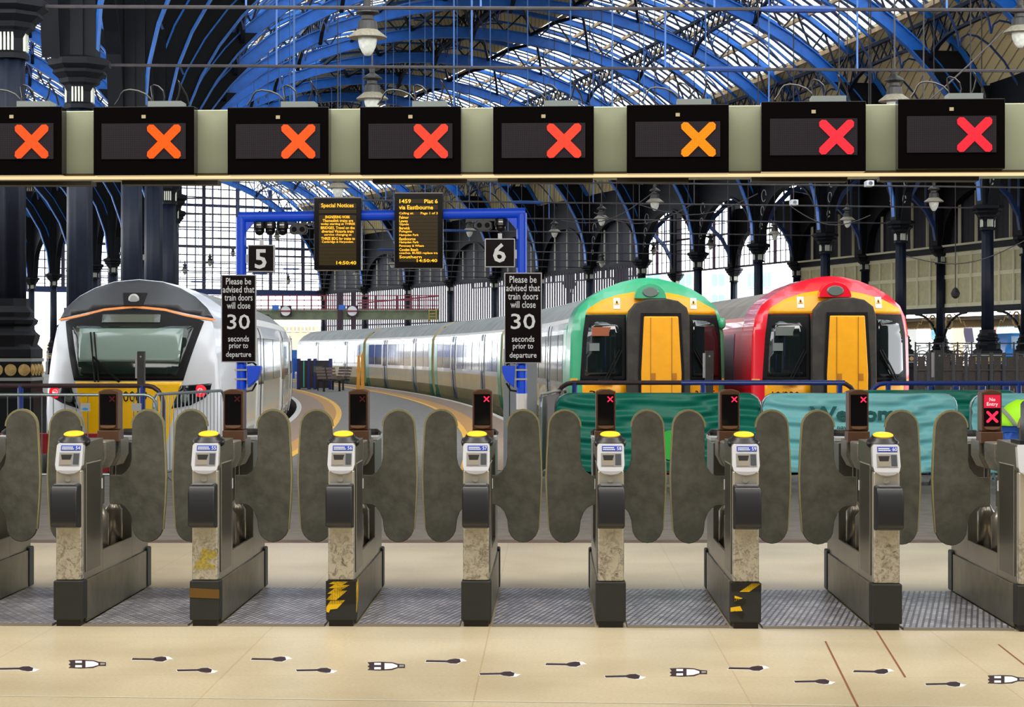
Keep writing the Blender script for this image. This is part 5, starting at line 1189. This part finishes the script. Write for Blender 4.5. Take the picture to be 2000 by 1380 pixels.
# cameras and lamps under the crossbar
for px, lab in ((507, 'first black dome camera from the left under the portal'), (528, 'second black dome camera from the left under the portal'), (552, 'third black dome camera from the left under the portal'), (978, 'black dome camera under the right end of the portal')):
    p = G(px, 446 if px < 900 else 440); t = thing('dome_camera', lab, 'camera', p, 0, 'dome cameras under the blue portal')
    m = MB(); m.lathe([(.04, .08), (.065, .07), (.07, -.0)], n=16); m.build('housing', BLK, t)
    m = MB(); m.lathe([(.058, 0), (.055, -.04), (.035, -.07), (.005, -.08)], n=16); m.build('dome', P('dark_dome', '#101012', .05), t, smooth='all')
    m = MB(); m.box(-.025, .025, -.075, -.066, .03, .045); m.build('white_label', WHT, t)
    m = MB(); m.tube([(0, 0, .07), (0, 0, .2)], .012, 6); m.build('stalk', BLK, t)
for px, py, lab in ((583, 448, 'black twin lamp box under the left half of the portal'), (944, 440, 'black twin lamp box under the right half of the portal')):
    p = G(px, py); t = thing('signal_lamp_box', lab, 'lamp'); t.location = p
    m = MB(); m.prism([(-.1, -.03), (-.07, -.055), (.07, -.055), (.1, -.03), (.1, .03), (.07, .05), (-.07, .05), (-.1, .03)], lambda a, b, d: Vector((a, d, b)), -.04, .06); m.build('box', BLK, t, bevel=.01)
    for x in (-.045, .045): m = MB(); m.tube([(x, -.045, 0), (x, -.03, 0)], .03, 12); m.build('lens', DGL, t)
    m = MB(); m.box(-.2, .2, -.01, .01, .05, .075); m.tube([(0, 0, .05), (0, 0, .13)], .012, 6); m.build('bracket', BLK, t)
# blue cowled horns on the legs
for px, s in ((471, 1), (1019, -1)):
    t = thing('platform_mirror_hood', 'blue quarter-round hood clamped to the %s leg of the portal' % ('left' if s > 0 else 'right'), 'hood', G(px, 735)); inv = Matrix.Translation(-G(px, 735))
    m = MB(inv); P0 = [(px + s * 13, 714), (px + s * 39, 714), (px + s * 38, 727), (px + s * 31, 742), (px + s * 15, 757)]
    m.prism([(G(*q).x, G(*q).z) for q in P0], front(Yg), -.1, .1); m.build('hood', BLUEB, t, bevel=.01)
    m = MB(inv)
    for y in (722, 740): m.bar(G(px - s * 11, y) + Vector((0, -.065, 0)), G(px + s * 16, y) + Vector((0, -.065, 0)), .02)
    m.build('clamp', ALU, t)
    m = MB(inv); m.tube([G(px + s * 30, 713), G(px + s * 22, 707), G(px + s * 12, 709)], .012, 6); m.build('cable', BLK, t); m = MB(inv); m.tube([G(px + s * 30, 748), G(px + s * 22, 762), G(px + s * 8, 764)], .012, 6); m.build('cable', BLK, t)
# grey equipment cabinet behind the right leg
p0, p1 = at(983, 700, 23.3), at(1049, 700, 23.3)
t = thing('equipment_cabinet', 'tall pale grey cabinet behind the right leg of the portal', 'cabinet', ((p0.x + p1.x) / 2, 23.3, 0)); W_ = (p1.x - p0.x) / 2
m = MB(); m.box(-W_, W_, 0, .4, 0, 1.62); m.build('body', P('pale_grey_cabinet', '#9ea5ab', .5), t, bevel=.006)
m = MB(); m.box(-W_ + .07, -W_ + .08, -.006, 0, .1, 1.55); m.build('door_gap', BLK, t)

# ------------------------------------------------------------------ barriers
GALV = P('galvanised_tube', '#8e9b9e', .35, .6, var=.15); BRT = P('brown_purple_rail', '#4a3338', .4, var=.3); BLT = P('blue_rail_paint', '#1e3f9c', .35, var=.15)
def barrier(name, label, pa, pb, top, bars=True, feet=True, cover=None, cat='barrier', solid=None, r=.018, fold=0.):
    pa = Vector(pa); pb = Vector(pb); d = (pb - pa); L = d.length; d.normalize(); ang = math.atan2(d.y, d.x)
    t = thing(name, label, cat, pa, ang, 'crowd barriers before the trains')
    rr = .14; q = [(0, 0, .2)] + [(0, 0, top - rr)] + [(rr * (1 - cos(i * pi / 8)), 0, top - rr + rr * sin(i * pi / 8)) for i in range(1, 5)] + [(L - rr * (1 - cos(i * pi / 8)), 0, top - rr + rr * sin(i * pi / 8)) for i in range(4, 0, -1)] + [(L, 0, top - rr), (L, 0, .2), (0, 0, .2)]
    m = MB(); m.tube(q, r, 8); m.build('frame', GALV, t)
    if bars:
        m = MB(); n = int(L / .125)
        for i in range(1, n): x = L * i / n; m.tube([(x, 0, .2), (x, 0, top - .01 if rr < x < L - rr else top - .05)], .006, 6)
        m.build('bars', GALV, t)
    if solid:
        m = MB(); m.box(.03, L - .03, .012, .02, .22, top - .03); m.build('infill_panel', solid, t)
    if feet:
        for x in (.25, L - .25): m = MB(); m.tube([(x, -.28, .0), (x, -.2, .06), (x, 0, .2), (x, .2, .06), (x, .28, .0)], .014, 6); m.build('foot', GALV, t)
    if cover:
        m = MB(); nx = 70; nz = 44; R2 = .17; ids = {}
        for i in range(nx + 1):
            for j in range(nz + 1):
                x = L * i / nx * 1.0; z = .17 + (top + .015 - .17) * j / nz; e = min(x, L - x)
                if z > top - R2 and e < R2: z = top + .015 - R2 + (z - (top + .015 - R2)) * sqrt(max(0, 1 - ((R2 - e) / R2) ** 2))
                wr = .026 * sin((z * 34) + 3 * sin(x * 2.1) + 1.5 * sin(x * 5)) + .012 * sin(z * 62 + x * 4)
                wr *= min(1, 1.6 * (1 - e / (L / 2)) + .3)
                ids[i, j] = m.pt((x, -.064 + wr, z))
        for i in range(nx):
            for j in range(nz): m.face(ids[i, j], ids[i + 1, j], ids[i + 1, j + 1], ids[i, j + 1])
        cv = m.build('fabric_cover', cover, t, smooth=True)
        cv.modifiers.clear(); sd = cv.modifiers.new('thickness', 'SOLIDIFY'); sd.thickness = .006
    return t, L
DGRN = P('dark_green_fabric', '#0a8572', .5, var=.15, scale=4); TURQ = P('turquoise_fabric', '#8ee0ea', .5, var=.1, scale=3); SLATE = P('slate_grey_sheet', '#5b6368', .5, var=.15)
def fl2(px, Y): return ((px - 1000) / F * Y, Y, -.004)
cb_, _ = barrier('crowd_barrier', 'galvanised crowd barrier at the far left, in front of the white train', fl2(-20 - 100, 21.9), fl2(306, 21.9), 1.1)
for px in (167, 267):
    x = (px + 120) / F * 21.9; m = MB(); m.box(x - .055, x + .055, -.014, -.006, .915, 1.005); pl_ = m.build('name_plate', ALU, cb_)
    if px == 167: m = MB(); m.prism([(x + .035 * cos(q * pi / 8), .94 + .014 * sin(q * pi / 8)) for q in range(16)], lambda a, b, d: Vector((a, d, b)), -.016, -.013); m.build('blue_oval', P('oval_blue', '#1f8fd8', .5), pl_)
barrier('crowd_barrier', 'angled crowd barrier between gates 54 and 55 before the white train', fl2(300, 22.05), fl2(438, 24.4), 1.1, feet=True)
barrier('crowd_barrier', 'grey sheeted crowd barrier standing edge-on right of the right portal leg', fl2(1056, 22.0), fl2(1105, 25.0), 1.1, bars=False, solid=SLATE)
gb_, L = barrier('crowd_barrier', 'crowd barrier wrapped in dark green fabric with a bright green disc', fl2(1086, 22.9), fl2(1484, 22.9), 1.085, cover=DGRN)
cm = MB(); 
cx = (1308 - 1086) / F * 22.9; cm.prism([(cx + .145 * cos(i * pi / 16), .49 + .0 + .175 * sin(i * pi / 16)) for i in range(32)], lambda a, b, d: Vector((a, -.108 + d, b)), -.002, .002); cm.build('green_disc', P('bright_green_disc', '#35d24e', .5), gb_)
wb, L = barrier('crowd_barrier', 'crowd barrier in turquoise fabric lettered Welcome', fl2(1488, 22.8), fl2(1867, 22.8), 1.085, cover=TURQ)
k = 22.8 / F; TEAL = P('dark_teal_print', '#0a6566', .5)
text('Welcome', TEAL, 'lettering', wb, ((1578 - 1488) * k, (1770 - 1488) * k, EYE - (820 - HOR) * k, EYE - (792 - HOR) * k), lambda a, b, d: Vector((a, -.108, b)), bold=.03)
text('pay', TEAL, 'lettering', wb, ((1632 - 1488) * k, (1652 - 1488) * k, EYE - (840 - HOR) * k, EYE - (831 - HOR) * k), lambda a, b, d: Vector((a, -.108, b)), bold=.02)
barrier('crowd_barrier', 'dark green covered barrier behind and between the two turquoise ones', fl2(1640, 23.8), fl2(1990, 23.8), 1.1, cover=DGRN)
barrier('crowd_barrier', 'turquoise covered barrier cut by the right edge, behind the bent person', fl2(1896, 22.7), fl2(2260, 22.7), 1.085, cover=TURQ)
def hoop(label, x0, x1, legs, Y, ytop, m1, m2, cap0=True, cap1=True):
    z = EYE + (HOR - ytop) / F * Y; X0, X1 = px2(x0, Y), px2(x1, Y); r = .2; t = thing('hoop_rail', label, 'guard rail', (X0, Y, 0), 0, 'hoop rails in front of the buffers'); L = X1 - X0
    q = ([(0, 0, -.004), (0, 0, z - r)] + [(r * (1 - cos(i * pi / 8)), 0, z - r + r * sin(i * pi / 8)) for i in range(1, 5)] if cap0 else [(0, 0, z)])
    q += ([(L - r * (1 - cos(i * pi / 8)), 0, z - r + r * sin(i * pi / 8)) for i in range(4, 0, -1)] + [(L, 0, z - r), (L, 0, -.004)] if cap1 else [(L, 0, z)])
    m = MB(); m.tube(q, .03, 10); m.build('hoop', m1, t)
    for x in legs: m = MB(); m.tube([(px2(x, Y) - X0, 0, -.004), (px2(x, Y) - X0, 0, z)], .035, 10); m.build('leg', m2, t)
hoop('brown purple hoop rail before the white train, its blue leg right of centre', -260, 318, (40, 278), 24.3, 753, BRT, BLT)
hoop('long hoop rail before the green train, brown on the left half', 1088, 1671, (1122, 1373, 1640), 24.3, 747, BRT, BLT)
hoop('bright blue hoop rail before the red train, running out at the right', 1698, 2240, (1735, 1990), 24.3, 748, BLT, BLT)
m = MB(); m.tube([at(1330, 747, 24.3 - .003), at(1650, 747, 24.3 - .003)], .0315, 10); tag(m.build('blue_sleeve', BLT), 'blue painted sleeve on the hoop rail between green and red trains', 'sleeve')
for px, w_, yt, lab in ((276, 14, 685, 'tall dark grey post in front of the white train'), (1385, 15, 684, 'dark grey post before the right windscreen of the green train'), (1833, 17, 683, 'weathered grey post right of the red train')):
    Y = 25.1; p = at(px, yt, Y); hw = w_ / 2 / F * Y; m = MB(); m.box(-hw, hw, -hw, hw, 0, p.z); t = thing('signal_post', lab, 'post', (p.x, Y, -.004), 0, 'grey posts at the buffers')
    m.build('shaft', P('dark_grey_post', '#4e4e4c', .8, var=.25, scale=8), t, bevel=.006); m = MB(); m.box(-hw - .03, -hw, -.02, .02, p.z - .35, p.z - .03); m.build('bracket', ALU, t); m = MB(); m.tube([(0, -hw - .006, p.z - .07), (0, -hw, p.z - .07)], .012, 8); m.build('bolt', ALU, t)
for px in (1818, 1867, 1918, 1965):
    Y = 25.15; x = px2(px, Y); t = thing('blue_bollard', 'blue and white bollard behind the hoop rail, %s of four from the red train' % ['first', 'second', 'third', 'fourth'][[1818, 1867, 1918, 1965].index(px)], 'bollard', (x, Y, -.004), 0, 'blue bollards'); m = MB(); m.tube([(0, 0, 0), (0, 0, 1.14)], .048, 12); m.build('post', BLT, t)
    m = MB(); m.tube([(0, 0, .9), (0, 0, 1.02)], .05, 12); m.build('white_band', WHT, t)

# ------------------------------------------------------------------ things on the far platform
def Pf(px, Y): return Vector((px2(px, Y), Y, 0))
b = Pf(610, 82); t = thing('information_hoarding', 'dark panelled hoarding with blue posts on the far platform', 'hoarding', b)
m = MB(); m.box(-.6, .75, 0, .5, .05, 1.22); m.build('panel', P('dark_wine_panel', '#2b2026', .4, var=.3, scale=3), t)
for x in (-.6, -.15, .1, .75): m = MB(); m.box(x - .05, x + .05, -.08, .55, 0, 1.3); m.build('post', P('deep_blue_post', '#1d2370', .4), t)
m = MB(); m.box(-.38, -.33, -.05, 0, 0.1, 1.2); m.build('green_strip', P('mint_strip', '#4fbfa0', .4), t)
b = Pf(621, 79); t = thing('sandwich_sign', 'dark framed notice on a post beside the hoarding', 'sign', b)
m = MB(); m.box(-.2, .2, -.03, .03, .72, 1.02); m.build('board', P('notice_board_green', '#25382f', .5), t); m = MB(); m.box(-.17, .17, -.035, -.03, .75, .99); m.build('notice', P('notice_lines', '#5f7568', .5, var=.4, scale=30), t); m = MB(); m.bar((0, 0, 0), (0, 0, .75), .05); m.build('post', IRONBLK, t)
def bench(px, Y, rz, label):
    t = thing('metal_bench', label, 'bench', Pf(px, Y), rz, 'metal benches on the far platform'); k = P('bench_metal', '#3a3438', .4, .3)
    for s in range(2):
        x = -.3 + s * .6
        m = MB()
        for j in range(4): m.bar((x - .25, -.22 + j * .14, .45), (x + .25, -.22 + j * .14, .45), .1, .03)
        m.build('seat', k, t)
        m = MB()
        for j in range(4): m.bar((x - .25, .27 + j * .03, .55 + j * .12), (x + .25, .27 + j * .03, .55 + j * .12), .03, .09)
        m.build('backrest', P('bench_slats', '#8a7468', .4), t)
    for x in (-.45, .45): m = MB(); m.bar((x, 0, 0), (x, 0, .45), .06); m.bar((x, -.25, .43), (x, .3, .43), .05); m.build('leg', k, t)
bench(648, 77.5, .9, 'bench facing left beside the notice post, nearer of two'); bench(660, 80.5, -1.0, 'bench with slatted back nearest the yellow post, farther of two')
b = Pf(704, 80.5); t = thing('yellow_post_frame', 'tall amber yellow folded frame standing on the platform by the train', 'post', b); ky = P('amber_post_paint', '#f2a10f', .4)
for x in (-.1, .1): m = MB(); m.prism([(x - .07, 0), (x + .07, 0), (x * .7 + .05, 1.5 + (.15 if x > 0 else 0)), (x * .7 - .05, 1.4)], lambda a, b_, d: Vector((a, d, b_)), -.05, .05); m.build('leg', ky, t)
m = MB(); m.box(-.16, .16, -.06, .06, .8, .86); m.build('clasp', ky, t)
b = Pf(552, 105); t = thing('blue_kiosk', 'bright blue hoarding tower beyond the white train', 'kiosk', b)
m = MB(); m.box(-.35, .35, 0, .8, 1.3, 2.25); m.build('top_box', P('bright_blue_hoarding', '#1c5fd0', .5), t); m = MB(); m.box(-.4, .4, -.03, .83, 2.25, 2.32); m.build('lid', P('dark_blue_lid', '#1a3a8c', .5), t)
for x in (-.3, .28): m = MB(); m.box(x - .08, x + .08, 0, .1, 0, 1.3); m.build('post', P('bright_blue_hoarding', '#1c5fd0', .5) if x > 0 else P('orange_post', '#e8932c', .5), t)
m = MB(); m.box(-.2, .2, .1, .7, 0, 1.3); m.build('dark_panel', P('dark_brown_panel', '#3c302e', .6), t)
b = Pf(566, 116); t = thing('blue_fence', 'light blue fence panels right of the blue tower', 'fence', b)
m = MB(); m.box(-.5, .6, 0, .06, .4, 1.7); m.build('panel', P('light_blue_panel', '#3b83e6', .5, var=.3, scale=2), t)
for x in (-.2, .25): m = MB(); m.bar((x, -.1, 0), (x, -.1, 1.2), .12); m.build('post', P('bright_blue_hoarding', '#1c5fd0', .5), t)

# ------------------------------------------------------------------ person in a high visibility jacket
def skin_body(name, verts, edges, radii, mat, parent, root=0, sub=2):
    me = bpy.data.meshes.new(name); me.from_pydata(verts, edges, []); o = bpy.data.objects.new(name, me); COL.objects.link(o); o.parent = parent
    sk = o.modifiers.new('skin', 'SKIN'); sk.use_smooth_shade = True
    for i, r in enumerate(radii): me.skin_vertices[0].data[i].radius = (r, r) if not isinstance(r, tuple) else r
    me.skin_vertices[0].data[root].use_root = True
    sb = o.modifiers.new('smooth', 'SUBSURF'); sb.levels = sub; sb.render_levels = sub; me.materials.append(mat); return o
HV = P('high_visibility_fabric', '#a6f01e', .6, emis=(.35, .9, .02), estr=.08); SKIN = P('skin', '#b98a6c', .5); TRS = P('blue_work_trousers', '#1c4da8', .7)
Yp = 17.6; pe = thing('person', 'person bent forward in a bright yellow-green high visibility jacket at the right edge', 'person', (px2(1996, Yp), Yp, -.004), 0)
V = [(0, 0, .86), (.02, -.01, .95), (.12, -.04, 1.02), (.24, -.06, .99), (.33, -.08, .92), (.42, -.1, .87),   # pelvis to head, bent to the right
     (-.03, -.1, .8), (.03, -.14, .46), (-.02, -.13, .08), (.08, -.2, .04), (-.03, .12, .8), (.06, .14, .46), (0, .14, .08), (.1, .1, .04),
     (.24, -.22, .93), (.3, -.3, .7), (.44, -.26, .52), (.24, .12, .93), (.34, .18, .68), (.46, .12, .5)]
Ed = [(0, 1), (1, 2), (2, 3), (3, 4), (4, 5), (0, 6), (6, 7), (7, 8), (8, 9), (0, 10), (10, 11), (11, 12), (12, 13), (3, 14), (14, 15), (15, 16), (3, 17), (17, 18), (18, 19)]
Rd = [.09, .09, .09, .08, .05, .08, .07, .055, .045, .04, .07, .055, .045, .04, .04, .035, .032, .04, .035, .032]
V = [(x - .12, y, z) for x, y, z in V]
skin_body('body', V, Ed, Rd, SKIN, pe)
jv = [V[0], V[1], V[2], V[3], (V[4][0] - .03, V[4][1], V[4][2] + .02), V[14], V[15], (V[16][0] - .03, V[16][1], V[16][2] + .04), V[17], V[18], (V[19][0] - .03, V[19][1], V[19][2] + .04)]
skin_body('jacket', jv, [(0, 1), (1, 2), (2, 3), (3, 4), (3, 5), (5, 6), (6, 7), (3, 8), (8, 9), (9, 10)], [.165, .18, .185, .17, .08, .09, .07, .06, .09, .07, .06], HV, pe)
tv = [V[0], (V[6][0], V[6][1], V[6][2]), V[7], V[8], V[10], V[11], V[12]]
skin_body('trousers', tv, [(0, 1), (1, 2), (2, 3), (0, 4), (4, 5), (5, 6)], [.165, .11, .085, .075, .11, .085, .075], TRS, pe)
m = MB(); c_ = Vector(V[1]); d_ = (Vector(V[2]) - Vector(V[1])).normalized(); u_ = Vector((0, 1, 0)); v_ = d_.cross(u_)
m.tube([c_ - d_ * .02 + (u_ * cos(a * pi / 12) + v_ * sin(a * pi / 12)) * .183 for a in range(25)], .018, 6); m.build('reflective_stripe', P('reflective_grey', '#8d9390', .4), pe)
m = MB(); m.lathe([(.02, .13), (.07, .12), (.1, .06), (.105, 0), (.1, -.05)], (V[5][0], V[5][1], V[5][2]), 16); m.build('hair', P('dark_hair', '#2a2019', .8), pe, smooth='all')
m = MB()
for s in (-1, 1):
    for j in range(5):
        h = Vector(V[16] if s < 0 else V[19]); m.tube([h + Vector((.0, (j - 2) * .017, -.0)), h + Vector((.03, (j - 2) * .019, -.05)), h + Vector((.03, (j - 2) * .02, -.09 + abs(j - 2) * .01))], [.011, .009, .007], 6)
m.build('fingers', SKIN, pe, smooth='all')
# dark reader standing on the gate at the right edge
g = gates[8]
m = MB(); m.prism([(-.03, 1.05), (.06, 1.05), (.06, 1.28), (.045, 1.3), (-.015, 1.3), (-.03, 1.28)], lambda a, b, d: Vector((a + .02, d, b)), .12, .24); m.build('upright_reader', BLK, g, bevel=.008)
m = MB(); m.box(-.05, .1, .08, .3, 1.05, 1.075); m.build('reader_mount', BLK, g)

# ------------------------------------------------------------------ floor stickers and marks
STD = P('dark_sticker', '#2b1a26', .5); STW = P('white_sticker', '#e9ecf0', .5)
def spoon(px, py, up, label):
    s = 1 if not up else -1
    t0 = floor_at(px, py); t = thing('footprint_sticker', label, 'floor sticker', t0, 0, 'dark floor stickers before the gates'); inv = Matrix.Translation(-t0)
    def poly(pts, mt, nm, z):
        m = MB(inv); q = [floor_at(px + a, py + s * b * 1.4) for a, b in pts]; m.prism([(v.x, v.y) for v in q], lambda a, b, d: Vector((a, b, d)), 0.0, z); m.build(nm, mt, t)
    poly([(-40, .8), (-38, -2.4), (0, -1.9), (8, -3.2), (22, -4.6), (34, -4.2), (42, -1), (33, -.6), (24, 3.2), (10, 3), (2, 1.2)], STW, 'white_border', .0012)
    poly([(-39, .4), (-37, -2.1), (2, -1.6), (8, -3), (20, -4.2), (28, -3.6), (30, .4), (22, 2.8), (10, 2.6), (2, .9)], STD, 'dark_shape', .002)
def bottle(px, py, label):
    t0 = floor_at(px, py); t = thing('bottle_sticker', label, 'floor sticker', t0, 0, 'bottle shaped floor stickers'); inv = Matrix.Translation(-t0)
    def poly(pts, mt, nm, z):
        m = MB(inv); q = [floor_at(px + a * (1.0), py + b) for a, b in pts]; m.prism([(v.x, v.y) for v in q], lambda a, b, d: Vector((a, b, d)), 0.0, z); m.build(nm, mt, t)
    poly([(-34, -8), (-30, -3), (-34, 0), (-30, 3), (-34, 7), (-10, 8), (14, 7), (25, 3), (39, 3), (39, -4), (25, -5), (14, -8), (-10, -9)], STD, 'dark_shape', .0012)
    poly([(-1, -6), (14, -5.5), (24, -2), (24, 1.5), (12, 5), (-1, 6)], STW, 'label_patch', .002)
    poly([(-21, -6.5), (-8, -6.5), (-8, -2.4), (-21, -2.4)], STW, 'label_patch', .0022); poly([(-21, 2.0), (-8, 2.0), (-8, 6.3), (-21, 6.3)], STW, 'label_patch', .0022)
    poly([(28, -2.5), (37, -2), (37, 1), (28, 1.5)], P('grey_print', '#8d8c8c', .5), 'cap_patch', .0022)
SP = [(35, 1305, 1), (296, 1288, 0), (384, 1308, 1), (529, 1288, 0), (617, 1308, 1), (870, 1292, 0), (975, 1315, 1), (1104, 1298, 0), (1220, 1320, 1), (1461, 1306, 0), (1590, 1330, 1), (1705, 1312, 0), (1846, 1335, 1)]
for i, (x, y, u) in enumerate(SP): spoon(x, y, u, '%s spoon-like dark floor sticker from the left before the gates' % ORD[i])
for i, (x, y) in enumerate([(168, 1297), (752, 1301), (1342, 1313), (1963, 1327)]): bottle(x, y, '%s bottle-shaped black and white floor sticker from the left' % ORD[i])
m = MB(); a, b = floor_at(-60, 1358), floor_at(2060, 1382); d = Vector((0, .006, 0)); q = [m.pt(a - d), m.pt(b - d), m.pt(b + d), m.pt(a + d)]; m.face(*q); structure(m.build('trim_10', P('pale_floor_joint', '#d9d6c4', .5), loc=(0, 0, .0015)))
m = MB()
for P1, P2 in (((1612, 1252), (1678, 1385)), ((1712, 1232), (1768, 1322)), ((1950, 1258), (2010, 1305))): 
    a, b = floor_at(*P1), floor_at(*P2); d = Vector((.005, 0, 0)); q = [m.pt(a - d), m.pt(b - d), m.pt(b + d), m.pt(a + d)]; m.face(*q)
structure(m.build('trim_11', P('rusty_floor_crack', '#7c4b2a', .8), loc=(0, 0, .0015)))
